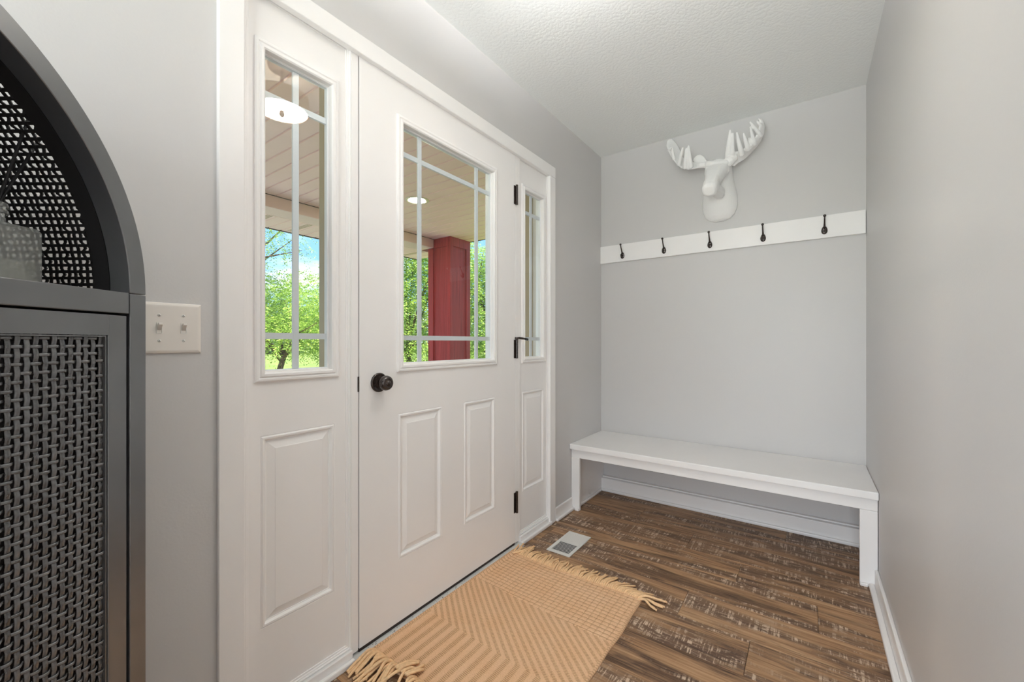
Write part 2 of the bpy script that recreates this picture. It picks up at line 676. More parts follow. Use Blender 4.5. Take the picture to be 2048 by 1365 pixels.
# floor: sub-base with separate planks laid across the hall
fl = MB().box(OUT + 0.12, XF + 0.12, YF - 0.12, YB + 0.12, -0.12, -0.0105).build('floor', 'subfloor')
struct(fl, 'brown distressed wood plank floor')
PW = 0.1913
rows = {0: -0.17, 1: -0.42, 2: 0.03, 3: -0.263, 4: -0.52, 5: -0.85, 6: -0.10, -1: -0.72, -2: -0.35, -3: -0.02}
r0 = math.floor((YF - 1.515) / PW)
for r in range(r0, 8):
    ya, yb = 1.515 + r * PW, 1.515 + (r + 1) * PW
    ya, yb = max(ya, YF), min(yb, YB - 0.001)
    if yb - ya < 0.01:
        continue
    xe = XR - 0.001 if ya > YR else XF
    end = rows.get(r, random.uniform(-1.0, 0.2))
    cuts = [end + k * 1.22 for k in range(-3, 5)]
    cuts = [XL] + [c for c in cuts if XL + 0.03 < c < xe - 0.03] + [xe]
    for a, b in zip(cuts[:-1], cuts[1:]):
        g, c = 0.0004, 0.0014
        x0, x1, y0, y1 = a + g, b - g, ya + g, yb - g
        m = MB()
        m.rings([[(x0, y0, -0.010), (x1, y0, -0.010), (x1, y1, -0.010), (x0, y1, -0.010)],
                 [(x0, y0, -c), (x1, y0, -c), (x1, y1, -c), (x0, y1, -c)],
                 [(x0 + c, y0 + c, 0), (x1 - c, y0 + c, 0), (x1 - c, y1 - c, 0), (x0 + c, y1 - c, 0)]], True, True, True)
        m.build('plank', 'plank_vinyl', fl)

# ---------------------------------------------------------------- door unit
DX = -1.245           # face of the door slab
SX = -1.256           # face of the sidelight panels
CX = -1.227           # face of the casing

t1 = empty('trim_1', (XL, 1.30, 0))
struct(t1, 'white flat casing around the door and sidelights')


def child_mb(mb, name, m, parent, **kw):
    """geometry given in world space, parent is an Empty without rotation"""
    lx, ly, lz = parent.location
    mb.v = [(p[0] - lx, p[1] - ly, p[2] - lz) for p in mb.v]
    return mb.build(name, m, parent, **kw)


child_mb(MB().box(XL - 0.01, CX, 0.4255, 0.487, 0.0, 2.046), 'casing_board', 'white_trim', t1, bevel=0.003)
child_mb(MB().box(XL - 0.01, CX, 2.100, 2.163, 0.0, 2.046), 'casing_board', 'white_trim', t1, bevel=0.003)
child_mb(MB().box(XL - 0.01, CX, 0.4255, 2.163, 2.0465, 2.110), 'casing_board', 'white_trim', t1, bevel=0.003)

t2 = empty('trim_2', (XL, 1.30, 0))
struct(t2, 'white door frame posts and mouldings between door and sidelights')
child_mb(MB().box(-1.36, -1.243, 0.475, 0.4905, 0.0, 2.07), 'jamb', 'white_trim', t2)
child_mb(MB().box(-1.36, -1.243, 2.118, 2.135, 0.0, 2.07), 'jamb', 'white_trim', t2)
child_mb(MB().box(-1.36, -1.243, 0.4905, 2.118, 2.062, 2.085), 'head_jamb', 'white_trim', t2)
child_mb(MB().box(-1.36, -1.2455, 0.8165, 0.8425, 0.022, 2.0615), 'mullion', 'white_trim', t2, bevel=0.0015)
child_mb(MB().box(-1.36, -1.2455, 1.7705, 1.809, 0.022, 2.0615), 'mullion', 'white_trim', t2, bevel=0.0015)
# door stop behind the slab edges
child_mb(MB().box(-1.36, -1.300, 0.8425, 0.856, 0.022, 2.0615).box(-1.36, -1.300, 1.757, 1.7705, 0.022, 2.0615)
         .box(-1.36, -1.300, 0.856, 1.757, 2.048, 2.0615), 'door_stop', 'white_trim', t2)
for (a, b) in ((0.4905, 0.8165), (1.809, 2.118)):
    # ridged stop moulding running round each sidelight panel
    prof = [(0.0, 0.003), (0.0, 0.010), (0.0035, 0.0105), (0.005, 0.0065), (0.009, 0.0065), (0.0105, 0.0035), (0.0155, 0.003), (0.017, -0.004)]
    m = MB().rect_rings(a, b, 0.044, 2.0615, SX, prof)
    child_mb(m, 'stop_moulding', 'white_trim', t2)
    # low base under the sidelight and its thin shoe
    child_mb(MB().box(-1.36, -1.236, a, b, 0.004, 0.042), 'sidelight_base', 'white_trim', t2, bevel=0.002)
    child_mb(MB().box(-1.236, -1.221, a, b, 0.0, 0.020), 'shoe_moulding', 'white_trim', t2, bevel=0.005)

GLASS_PROF = [(0.0, 0.0), (0.0005, 0.006), (0.004, 0.0085), (0.009, 0.0090), (0.012, 0.0065), (0.014, 0.0062), (0.0165, 0.0105),
              (0.023, 0.0105), (0.027, 0.0075), (0.028, 0.002), (0.0285, -0.008), (0.031, -0.0085), (0.0315, -0.013)]
PANEL_PROF = [(0.0, 0.0), (0.002, -0.0015), (0.006, 0.0025), (0.011, 0.002), (0.016, -0.0045), (0.0185, -0.0045), (0.019, -0.0065), (0.040, -0.0005), (0.0415, 0.0006)]


def muntins(root, y0, y1, z0, z1, xg, vs_, hs, wv=0.0185):
    d = 0.004
    for y in vs_:
        child_mb(MB().box(xg - d, xg + d, y - wv / 2, y + wv / 2, z0, z1), 'muntin', 'grid_white', root, bevel=0.001)
    for z in hs:
        seg = [y0] + sorted(vs_) + [y1]
        m = MB()
        for k in range(len(seg) - 1):
            a = seg[k] + (wv / 2 if k > 0 else 0)
            b = seg[k + 1] - (wv / 2 if k < len(seg) - 2 else 0)
            m.box(xg - d, xg + d, a, b, z - wv / 2, z + wv / 2)
        child_mb(m, 'muntin', 'grid_white', root)


def lite(root, y0, y1, z0, z1, x, back, vs_, hs):
    """glazed opening: moulding proud of the face inside, sash behind, pane, internal grid"""
    child_mb(MB().rect_rings(y0, y1, z0, z1, x, GLASS_PROF), 'glass_moulding', 'door_paint', root)
    i = 0.0300
    a, b, c, d = y0 + i, y1 - i, z0 + i, z1 - i
    # outer sash lip
    prof = [(0.0, -0.010), (0.003, -0.011), (0.004, -0.024), (-0.004, -0.030), (-0.012, back - x - 0.004), (-0.026, back - x)]
    child_mb(MB().rect_rings(a, b, c, d, x, prof), 'sash', 'sash_white', root)
    xg = x - 0.0185
    muntins(root, a + 0.004, b - 0.004, c + 0.004, d - 0.004, xg, vs_, hs)
    child_mb(MB().box(xg + 0.0045, xg + 0.0075, a + 0.001, b - 0.001, c + 0.001, d - 0.001), 'glass_pane', 'pane_glass', root)


d1 = empty('door_1', (DX, 1.307, 0))
struct(d1, 'white entry door with nine-lite window and two raised panels')
DY0, DY1, DZ0, DZ1 = 0.8465, 1.7675, 0.026, 2.049
gl = (1.003, 1.608, 0.960, 1.921)
p1 = (1.010, 1.237, 0.259, 0.804)
p2 = (1.373, 1.598, 0.259, 0.804)
gi = 0.004
child_mb(MB().slab(DX - 0.044, DX, DY0, DY1, DZ0, DZ1,
                   [(gl[0] + gi, gl[1] - gi, gl[2] + gi, gl[3] - gi), p1, p2]), 'door_slab', 'door_paint', d1)
for q in (p1, p2):
    child_mb(MB().rect_rings(*q, DX, PANEL_PROF, True), 'raised_panel', 'door_paint', d1)
lite(d1, *gl, DX, DX - 0.050, [1.130, 1.478], [1.791, 1.088])
child_mb(MB().box(DX - 0.040, DX - 0.003, DY0, DY1, 0.0125, 0.0255), 'door_sweep', 'sweep_rubber', d1)

# knob
kn = empty('door_knob', (0, 0.925 - 1.307, 0.928))
kn.parent = d1
MB().lathe([(0.0, -0.001), (0.034, -0.001), (0.0345, 0.003), (0.033, 0.006), (0.029, 0.0078), (0.0285, 0.0070), (0.018, 0.0095), (0.0, 0.0095)],
           (0, 0, 0), (1, 0, 0), 48).build('rosette', 'bronze', kn, smooth=True)
MB().lathe([(0.0125, 0.008), (0.012, 0.020), (0.0145, 0.026), (0.022, 0.029), (0.0258, 0.035), (0.0265, 0.042), (0.0245, 0.049),
            (0.0195, 0.0545), (0.0135, 0.0565), (0.0125, 0.0555), (0.0095, 0.0555), (0.009, 0.0575), (0.0, 0.058)],
           (0, 0, 0), (1, 0, 0), 48).build('knob', 'bronze', kn, smooth=True)
MB().box(0.0575, 0.0600, -0.005, 0.005, -0.0012, 0.0012).build('lock_turn', 'bronze', kn)
# latch plate at the slab edge
child_mb(MB().box(DX - 0.012, DX + 0.0015, 0.8395, 0.8455, 0.902, 0.954), 'latch_plate', 'bronze', d1, bevel=0.001)

# hinges
for k, (za, zb) in enumerate(((1.789, 1.888), (0.986, 1.084), (0.180, 0.287))):
    h = empty('hinge', (0, 1.7705 - 1.307, 0))
    h.parent = d1
    MB().tube([(0.007, 0.004, za), (0.007, 0.004, zb)], 0.0062, 14).build('hinge_barrel', 'bronze', h, smooth=False)
    MB().box(-0.002, 0.0025, -0.014, 0.001, za + 0.001, zb - 0.001).build('hinge_leaf', 'bronze', h)
    MB().lathe([(0.0, 0), (0.0066, 0.0), (0.0066, 0.004), (0.004, 0.006), (0.0, 0.0065)], (0.007, 0.004, zb), (0, 0, 1), 14).build('hinge_pin', 'bronze', h, smooth=True)
    if k == 1:
        # pin-mounted door stop with padded tip
        MB().tube([(0.007, 0.004, zb + 0.008), (0.012, 0.012, zb + 0.010), (0.022, 0.030, zb + 0.007), (0.032, 0.046, zb + 0.004)],
                  [0.004, 0.0055, 0.0062, 0.0042], 12).build('stop_arm', 'bronze', h, smooth=True)
        MB().tube([(0.032, 0.046, zb + 0.004), (0.040, 0.060, zb + 0.001)], [0.0062, 0.0055], 12).build('stop_tip', 'vent_dark', h, smooth=True)
        MB().tube([(0.004, -0.006, zb + 0.008), (0.010, 0.014, zb + 0.008)], 0.006, 12).build('stop_collar', 'bronze', h, smooth=True)


def sidelight(name, y0, y1, gl, pn, label):
    r = empty(name, (SX, (y0 + y1) / 2, 0))
    struct(r, label)
    child_mb(MB().slab(SX - 0.040, SX, y0, y1, 0.030, 2.0615,
                       [(gl[0] + gi, gl[1] - gi, gl[2] + gi, gl[3] - gi), pn]), 'sidelight_panel', 'door_paint', r)
    child_mb(MB().rect_rings(*pn, SX, PANEL_PROF, True), 'raised_panel', 'door_paint', r)
    lite(r, *gl, SX, SX - 0.046, [(gl[0] + gl[1]) / 2 - 0.003], [1.787, 1.090])


sidelight('window_1', 0.4905, 0.8165, (0.520, 0.775, 0.958, 1.927), (0.5365, 0.762, 0.259, 0.806),
          'near narrow sidelight window with white grid and one raised panel')
sidelight('window_2', 1.809, 2.118, (1.842, 2.086, 0.958, 1.927), (1.848, 2.076, 0.262, 0.804),
          'far narrow sidelight window with white grid and one raised panel')

# threshold
th = MB()
th.rings([[(x, y, z) for (x, z) in ((-1.40, 0.0), (-1.40, 0.012), (-1.29, 0.0118), (-1.243, 0.0118), (-1.226, 0.0105), (-1.214, 0.004), (-1.213, 0.0))]
          for y in (0.8165, 1.809)], True, True, True)
child_mb(th, 'threshold', 'threshold_paint', t2)
# chips in the threshold paint
for k in range(26):
    y = 0.86 + 0.9 * random.random() ** 1.4
    x = random.choice((-1.2415, -1.2345)) + random.uniform(-0.001, 0.001)
    s = random.uniform(0.0006, 0.0018)
    child_mb(MB().box(x - s * 0.6, x + s * 0.6, y - s * 1.6, y + s * 1.6, 0.0095, 0.0121), 'paint_chip', 'sweep_rubber', t2)

# outside half of the frame: tan mullions, jambs and brick mould
t3 = empty('trim_3', (OUT, 1.30, 0))
struct(t3, 'tan outer frame and brick mould seen through the sidelights')
for (a, b) in ((0.455, 0.478), (0.800, 0.858), (1.757, 1.822)):
    child_mb(MB().box(-1.418, -1.3605, a, b, 0.012, 2.085), 'outer_post', 'tan_trim', t3, bevel=0.003)
child_mb(MB().box(-1.418, -1.3605, 2.104, 2.150, 0.012, 2.085), 'outer_jamb', 'tan_trim', t3, bevel=0.004)
child_mb(MB().box(-1.445, -1.418, 2.112, 2.175, 0.0, 2.14), 'brick_mould', 'tan_siding', t3, bevel=0.006)
child_mb(MB().box(-1.455, -1.445, 2.135, 2.182, 0.0, 2.14), 'brick_mould', 'tan_trim', t3, bevel=0.004)
child_mb(MB().box(-1.445, -1.400, 0.40, 0.462, 0.0, 2.14), 'brick_mould', 'tan_trim', t3, bevel=0.004)
child_mb(MB().box(-1.445, -1.360, 0.40, 2.175, 2.0855, 2.14), 'brick_mould', 'tan_trim', t3, bevel=0.004)

# exterior lap siding of the front wall beside the door
es = empty('wall_exterior', (OUT, 2.6, 0))
struct(es, 'tan lap siding on the outer face of the front wall')
for z in np.arange(-0.2, 2.46, 0.115):
    for (a, b) in ((2.182, 4.45), (-3.1, 0.40)):
        child_mb(MB().rings([[(OUT - 0.002, y, z), (OUT - 0.020, y, z), (OUT - 0.008, y, z + 0.118), (OUT - 0.002, y, z + 0.118)] for y in (a, b)],
                            True, True, True), 'lap_board', 'tan_siding', es)

# ---------------------------------------------------------------- baseboards
BBZ = 0.078
b1 = empty('baseboard_left', (XL, 2.26, 0))
struct(b1, 'white baseboard between door casing and bench')
child_mb(MB().box(XL, XL + 0.012, 2.164, 2.384, 0.0, BBZ), 'board', 'white_trim', b1, bevel=0.004)
child_mb(MB().box(XL + 0.012, XL + 0.028, 2.164, 2.384, 0.0, 0.018), 'shoe_moulding', 'white_trim', b1, bevel=0.006, seg=3)
b2 = empty('baseboard_right', (XR, 1.2, 0))
struct(b2, 'white baseboard running along the right wall')
child_mb(MB().box(XR - 0.013, XR, YR, 2.384, 0.0, 0.082), 'board', 'white_trim', b2, bevel=0.004)
child_mb(MB().box(XR - 0.033, XR - 0.013, YR, 2.384, 0.0, 0.019), 'shoe_moulding', 'white_trim', b2, bevel=0.006, seg=3)
b3 = empty('baseboard_back', (-0.5, YB, 0))
struct(b3, 'white baseboard on the end wall under the bench')
child_mb(MB().box(XL + 0.02, XR - 0.02, YB - 0.045, YB, 0.0, 0.092), 'board', 'white_trim', b3, bevel=0.004)
child_mb(MB().box(XL + 0.02, XR - 0.02, YB - 0.060, YB - 0.045, 0.0, 0.020), 'shoe_moulding', 'white_trim', b3, bevel=0.006, seg=3)
child_mb(MB().box(XL + 0.02, XR - 0.02, YB - 0.024, YB, 0.0925, 0.101), 'cap_moulding', 'white_trim', b3, bevel=0.003)
b4 = empty('baseboard_front', (XL, -1.3, 0))
struct(b4, 'white baseboard on the front wall beside the cabinet')
child_mb(MB().box(XL, XL + 0.012, YF, 0.425, 0.0, BBZ), 'board', 'white_trim', b4, bevel=0.004)

# ---------------------------------------------------------------- bench
bn = empty('bench', (-0.5, 2.60, 0))
tag(bn, 'white painted built-in bench with open space under it', 'bench')
child_mb(MB().box(XL + 0.001, XR - 0.001, 2.362, YB - 0.001, 0.388, 0.423), 'seat', 'white_trim', bn, bevel=0.004)
child_mb(MB().box(XL + 0.002, XR - 0.002, 2.386, 2.405, 0.334, 0.3875), 'apron', 'white_trim', bn, bevel=0.002)
child_mb(MB().box(XL + 0.002, -1.181, 2.386, 2.405, 0.0, 0.3335), 'leg', 'white_trim', bn, bevel=0.002)
child_mb(MB().box(0.184, XR - 0.002, 2.386, 2.405, 0.0, 0.3335), 'leg', 'white_trim', bn, bevel=0.002)
child_mb(MB().box(XL + 0.002, XL + 0.020, 2.4055, YB - 0.002, 0.0, 0.3875), 'side_panel', 'white_trim', bn)
child_mb(MB().box(XR - 0.020, XR - 0.002, 2.4055, YB - 0.002, 0.0, 0.3875), 'side_panel', 'white_trim', bn)
child_mb(MB().box(XL + 0.0205, XL + 0.034, 2.4055, YB - 0.062, 0.0, 0.017), 'shoe_moulding', 'white_trim', bn, bevel=0.005)
child_mb(MB().box(XR - 0.036, XR - 0.0205, 2.4055, YB - 0.062, 0.0, 0.017), 'shoe_moulding', 'white_trim', bn, bevel=0.005)
child_mb(MB().box(XL + 0.03, -1.181, 2.372, 2.3855, 0.0, 0.015), 'shoe_moulding', 'white_trim', bn, bevel=0.004)
child_mb(MB().box(0.184, XR - 0.035, 2.372, 2.3855, 0.0, 0.015), 'shoe_moulding', 'white_trim', bn, bevel=0.004)

# ---------------------------------------------------------------- coat rack
cr = empty('coat_rack', (-0.5, YB, 1.643))
tag(cr, 'white board with five dark hooks on the end wall', 'coat rack')
child_mb(MB().box(XL + 0.001, XR - 0.003, YB - 0.019, YB - 0.0005, 1.643, 1.766), 'board', 'white_trim', cr, bevel=0.0015)


def hook_meshes():
    base = MB()
    rings = []
    for (k, h) in ((1.0, 0.0), (0.96, 0.0025), (0.72, 0.0050), (0.30, 0.0062)):
        rings.append([(0.0140 * k * math.cos(a) * (1.0 - 0.18 * math.sin(a)), -h, 0.0235 * k * math.sin(a) - 0.002) for a in np.linspace(0, 2 * math.pi, 24, endpoint=False)])
    base.rings(rings, True, True, True)
    up = MB()
    pts = [(0, -0.003, 0.010), (0, -0.010, 0.020), (0, -0.020, 0.034), (0, -0.030, 0.050), (0, -0.036, 0.063)]
    up.tube(pts, [0.0072, 0.0050, 0.0040, 0.0037, 0.0036], 12)
    ball = MB().lathe([(0.0, -0.0075), (0.0042, -0.0062), (0.0068, -0.003), (0.0074, 0.0), (0.0066, 0.0035), (0.004, 0.0062), (0.0, 0.007)],
                      (0, -0.038, 0.068), (0, -0.45, 0.9), 18)
    lo = MB()
    lo.tube([(0, -0.004, -0.004), (0, -0.012, -0.012), (0, -0.021, -0.014), (0, -0.027, -0.007), (0, -0.028, 0.002)],
            [0.0058, 0.0052, 0.0046, 0.0044, 0.0050], 12)
    return (base.mesh('hook_plate', 'bronze', True), up.mesh('upper_prong', 'bronze', True),
            ball.mesh('prong_tip', 'bronze', True), lo.mesh('lower_prong', 'bronze', True))


HM = hook_meshes()
for x in (-1.071, -0.785, -0.504, -0.217, 0.071):
    h = empty('hook', (x + 0.5, -0.0195, 1.687 - 1.643))
    h.parent = cr
    for nm, me in zip(('hook_plate', 'upper_prong', 'prong_tip', 'lower_prong'), HM):
        put(nm, me, h)

# ---------------------------------------------------------------- moose head
mo = empty('moose_head', (-0.45, YB, 1.82))
tag(mo, 'white faux moose head with broad antlers mounted above the coat rack', 'wall sculpture')


def mo_pt(cx, cy, d):
    """point of the sculpture, d metres in front of the wall"""
    p = at_y(1320 + cx / 6.205, 230 + cy / 6.205, YB - d)
    return Vector((p.x + 0.45, p.y - YB, p.z - 1.82))


def remesh(o, voxel, smooth=2):
    r = o.modifiers.new('remesh', 'REMESH')
    r.mode = 'VOXEL'
    r.voxel_size = voxel
    r.use_smooth_shade = True
    s = o.modifiers.new('smooth', 'SMOOTH')
    s.factor = 0.5
    s.iterations = smooth
    return o


hb = MB()
# bust: stacked half-oval sections with a centre ridge, flat back on the wall
secs = [(0.002, 0.030, 0.010, 0), (0.012, 0.058, 0.028, 0), (0.035, 0.083, 0.052, 0), (0.075, 0.099, 0.074, 0), (0.12, 0.101, 0.094, 0), (0.17, 0.094, 0.112, 0),
        (0.22, 0.082, 0.126, 0), (0.27, 0.075, 0.130, 0), (0.315, 0.072, 0.138, 0), (0.345, 0.068, 0.130, 0), (0.362, 0.050, 0.100, 0)]
rings = []
for z, hw, dep, _ in secs:
    ring = []
    for k in range(20):
        a = math.pi * k / 19
        cx = math.cos(a)
        s = max(0.0, math.sin(a))
        pw = 0.62 if z > 0.25 else (1.25 if z < 0.16 else 0.95)
        ring.append((-cx * hw, -dep * (s ** pw) * (1.0 - 0.10 * abs(cx)) - 0.0005, z))
    rings.append(ring)
hb.rings(rings, True, True, True)
# skull and muzzle
pa = [mo_pt(712, 690, 0.090), mo_pt(700, 700, 0.150), mo_pt(676, 760, 0.195), mo_pt(648, 820, 0.235), mo_pt(628, 890, 0.270), mo_pt(612, 935, 0.292), mo_pt(606, 950, 0.302)]
hw = [0.066, 0.064, 0.052, 0.040, 0.043, 0.040, 0.028]
ht = [0.044, 0.046, 0.044, 0.040, 0.044, 0.042, 0.026]
rings = []
for i, p in enumerate(pa):
    t = (pa[min(i + 1, len(pa) - 1)] - pa[max(i - 1, 0)]).normalized()
    side = Vector((1, 0, 0))
    upv = side.cross(t).normalized()
    rings.append([p + side * (hw[i] * math.copysign(abs(math.cos(a)) ** 0.8, math.cos(a))) + upv * (ht[i] * math.copysign(abs(math.sin(a)) ** 0.8, math.sin(a)))
                  for a in np.linspace(0, 2 * math.pi, 20, endpoint=False)])
hb.rings(rings, True, True, True)
# brow crest between the antlers and eye ridges
hb.tube([mo_pt(575, 610, 0.15), mo_pt(640, 606, 0.165), mo_pt(740, 604, 0.165), mo_pt(830, 600, 0.14)], [0.017, 0.018, 0.018, 0.022], 10)
hb.tube([mo_pt(585, 650, 0.170), mo_pt(575, 730, 0.180), mo_pt(590, 790, 0.19)], [0.011, 0.012, 0.006], 8)
hb.tube([mo_pt(840, 620, 0.125), mo_pt(835, 700, 0.140), mo_pt(790, 780, 0.15)], [0.013, 0.013, 0.006], 8)
# jaw running back from the muzzle into the throat
hb.tube([mo_pt(640, 930, 0.25), mo_pt(690, 930, 0.19), mo_pt(730, 960, 0.13), mo_pt(745, 1010, 0.09)], [0.026, 0.034, 0.036, 0.02], 12)
remesh(hb.build('head', 'plaster', mo, smooth=True), 0.0045, 3)


def antler(pairs, tines, stem, thick=0.011, deep=0.35):
    m = MB()
    rings = []
    P = [(mo_pt(*a), mo_pt(*b)) for a, b in pairs]
    for i, (l, u_) in enumerate(P):
        t = ((P[min(i + 1, len(P) - 1)][0] + P[min(i + 1, len(P) - 1)][1]) - (P[max(i - 1, 0)][0] + P[max(i - 1, 0)][1])).normalized()
        ax = (u_ - l)
        nrm = ax.cross(t).normalized()
        mid = (l + u_) / 2
        ring = []
        n = 16
        for k in range(n):
            a = 2 * math.pi * k / n
            bow = 0.22 * ax.length * (math.cos(a) ** 2 - 1.0)     # cupped section
            ring.append(mid + ax * (0.5 * math.cos(a)) + nrm * (thick * math.sin(a)) + Vector((0, 1, 0)) * (-bow * 0.6))
        rings.append(ring)
    m.rings(rings, True, True, True)
    for pts, r in tines:
        q = [mo_pt(*p) for p in pts]
        # resample with a slight curve
        if len(q) == 2:
            mid = (q[0] + q[1]) / 2 + Vector((0, -0.006, -0.004))
            q = [q[0], mid, q[1]]
        root = q[0] + (q[0] - q[1]) * deep + Vector((0, 0.04 * deep, 0))
        m.tube([root] + q, [r * 1.05, r, r * 0.80, r * 0.42], 10)
    if stem:
        m.tube([mo_pt(*p) for p, _ in stem], [r for _, r in stem], 12)
    return m


ra = antler(
    [((925, 640, .10), (800, 560, .13)), ((970, 600, .085), (830, 490, .14)), ((1060, 545, .075), (900, 465, .15)), ((1130, 470, .07), (1010, 440, .155)),
     ((1195, 395, .07), (1100, 375, .155)), ((1250, 320, .075), (1165, 305, .15)), ((1285, 235, .085), (1215, 215, .145)), ((1293, 150, .095), (1235, 130, .14)),
     ((1275, 80, .105), (1230, 85, .13)), ((1245, 48, .11), (1225, 60, .125))],
    [(((840, 470, .150), (872, 182, .19)), 0.0145), (((900, 470, .155), (907, 220, .185)), 0.0125), (((1005, 450, .160), (953, 213, .20)), 0.0140),
     (((1085, 400, .158), (1036, 222, .19)), 0.0125), (((1120, 380, .15), (1105, 280, .15)), 0.013), (((1165, 330, .15), (1118, 143, .18)), 0.0115),
     (((1230, 230, .145), (1115, 84, .18)), 0.0115), (((1250, 130, .13), (1200, 70, .155)), 0.0095), (((1262, 90, .12), (1222, 42, .13)), 0.008)],
    [((770, 620, .125), .026), ((830, 600, .13), .029), ((880, 560, .13), .028), ((940, 520, .12), .022)])
remesh(ra.build('antler', 'plaster', mo, smooth=True), 0.0038, 2)
la = antler(
    [((560, 655, .12), (560, 598, .13)), ((500, 652, .135), (505, 606, .115)), ((430, 668, .15), (440, 590, .10)), ((340, 678, .165), (370, 580, .085)),
     ((265, 662, .17), (310, 560, .075)), ((205, 610, .165), (272, 510, .065)), ((150, 540, .155), (255, 455, .06)), ((105, 460, .14), (228, 395, .06)),
     ((78, 378, .125), (190, 340, .065)), ((92, 318, .11), (152, 304, .075)), ((115, 300, .10), (140, 294, .08))],
    [(((385, 640, .165), (353, 375, .205)), 0.0140), (((312, 655, .17), (325, 410, .205)), 0.0130), (((235, 610, .165), (285, 402, .20)), 0.0140),
     (((170, 540, .155), (155, 400, .17)), 0.0105), (((110, 440, .135), (150, 395, .15)), 0.0085)],
    [((600, 625, .13), .022), ((545, 622, .13), .018), ((480, 630, .135), .016)], thick=0.0095, deep=0.06)
remesh(la.build('antler', 'plaster', mo, smooth=True), 0.0038, 2)
ear = MB()
rings = []
for (cx, cy, dd, r) in ((590, 600, .09, .010), (550, 560, .085, .022), (500, 548, .08, .030), (455, 552, .08, .026), (420, 560, .08, .013), (408, 563, .08, .003)):
    c = mo_pt(cx, cy, dd)
    rings.append([c + Vector((0, -math.cos(a) * r * 0.35, math.sin(a) * r)) for a in np.linspace(0, 2 * math.pi, 14, endpoint=False)])
ear.rings(rings, True, True, True)
remesh(ear.build('ear', 'plaster', mo, smooth=True), 0.004, 2)

# ---------------------------------------------------------------- light switch
sw = empty('light_switch', (XL, 0.3315, 1.105))
tag(sw, 'white double light switch on the wall beside the cabinet', 'light switch')
pl = MB()
rg = []
for i, h in ((0.0, 0.0), (0.0, 0.0025), (0.0015, 0.0045), (0.006, 0.006), (0.0085, 0.0062)):
    rg.append([(h, -0.0595 + i, -0.060 + i), (h, 0.0595 - i, -0.060 + i), (h, 0.0595 - i, 0.060 - i), (h, -0.0595 + i, 0.060 - i)])
pl.rings(rg, True, True, True)
pl.build('plate', 'switch_plastic', sw, bevel=0.0008)
tg_frame = MB()
tg_frame.box(0.0055, 0.0074, -0.0056, -0.0046, -0.0125, 0.0125).box(0.0055, 0.0074, 0.0046, 0.0056, -0.0125, 0.0125)
tg_frame.box(0.0055, 0.0074, -0.0046, 0.0046, 0.0115, 0.0125).box(0.0055, 0.0074, -0.0046, 0.0046, -0.0125, -0.0115)
tg_frame = tg_frame.mesh('toggle_frame', 'vent_metal')
tg = MB().rings([[(0.004, -0.0040, -0.008), (0.004, 0.0040, -0.008), (0.004, 0.0040, 0.008), (0.004, -0.0040, 0.008)],
                 [(0.0075, -0.0038, -0.004), (0.0075, 0.0038, -0.004), (0.009, 0.0038, 0.008), (0.009, -0.0038, 0.008)],
                 [(0.0175, -0.0034, 0.0075), (0.0175, 0.0034, 0.0075), (0.0165, 0.0034, 0.0125), (0.0165, -0.0034, 0.0125)]], True, True, True).mesh('toggle', 'switch_plastic')
scr = MB().lathe([(0.0, 0.0), (0.0034, 0.0), (0.0030, 0.0012), (0.0015, 0.0017), (0.0, 0.0018)], (0, 0, 0), (1, 0, 0), 14).mesh('screw', 'vent_metal', True)
slot = MB().box(0.0012, 0.0019, -0.0004, 0.0004, -0.0026, 0.0026).mesh('screw_slot', 'vent_dark')
for y in (-0.0232, 0.0232):
    t = put('toggle', tg, sw, (0, y, 0))
    put('toggle_frame', tg_frame, t)
    for z in (0.030, -0.030):
        s = put('screw', scr, sw, (0.0060, y, z))
        put('screw_slot', slot, s, (0, 0, 0), (0.5, 0, 0))

# ---------------------------------------------------------------- floor vent
ve = empty('floor_vent', (-1.032, 1.966, 0))
tag(ve, 'white metal floor vent with louvres between rug and wall', 'floor vent')
VX, VY = 0.0665, 0.127
MB().slab(0, 0, 0, 0, 0, 0, []) if False else None
fr = MB()
for (a, b, c, d) in ((-VX, VX, -VY, -VY + 0.022), (-VX, VX, VY - 0.018, VY), (-VX, -VX + 0.017, -VY + 0.022, VY - 0.018), (VX - 0.017, VX, -VY + 0.022, VY - 0.018),
                     (-VX + 0.017, VX - 0.017, 0.000, 0.010)):
    fr.box(a, b, c, d, 0.0003, 0.0048)
fr.build('frame', 'vent_metal', ve, bevel=0.0012)
MB().box(-VX + 0.004, VX - 0.004, -VY + 0.005, VY - 0.005, 0.0002, 0.0010).build('duct_shadow', 'vent_dark', ve)
slat = MB().box(-VX + 0.017, VX - 0.017, -0.0011, 0.0011, 0.0010, 0.0022).mesh('slat', 'vent_metal')
for k in range(9):
    put('slat', slat, ve, (0, -0.0965 + k * 0.0116, 0))
plate2 = MB()
for k in range(14):
    y = 0.0105 + k * 0.0070
    plate2.box(-VX + 0.017, VX - 0.017, y, y + 0.0064, 0.0012, 0.0042)
plate2.build('closed_plate', 'vent_metal', ve)

# ---------------------------------------------------------------- rug
RX0, RX1, RY0, RY1 = -1.224, -0.560, 0.872, 1.722
ru = empty('rug', ((RX0 + RX1) / 2, (RY0 + RY1) / 2, 0))
tag(ru, 'beige woven jute rug with chevron stripes and fringe by the door', 'rug')


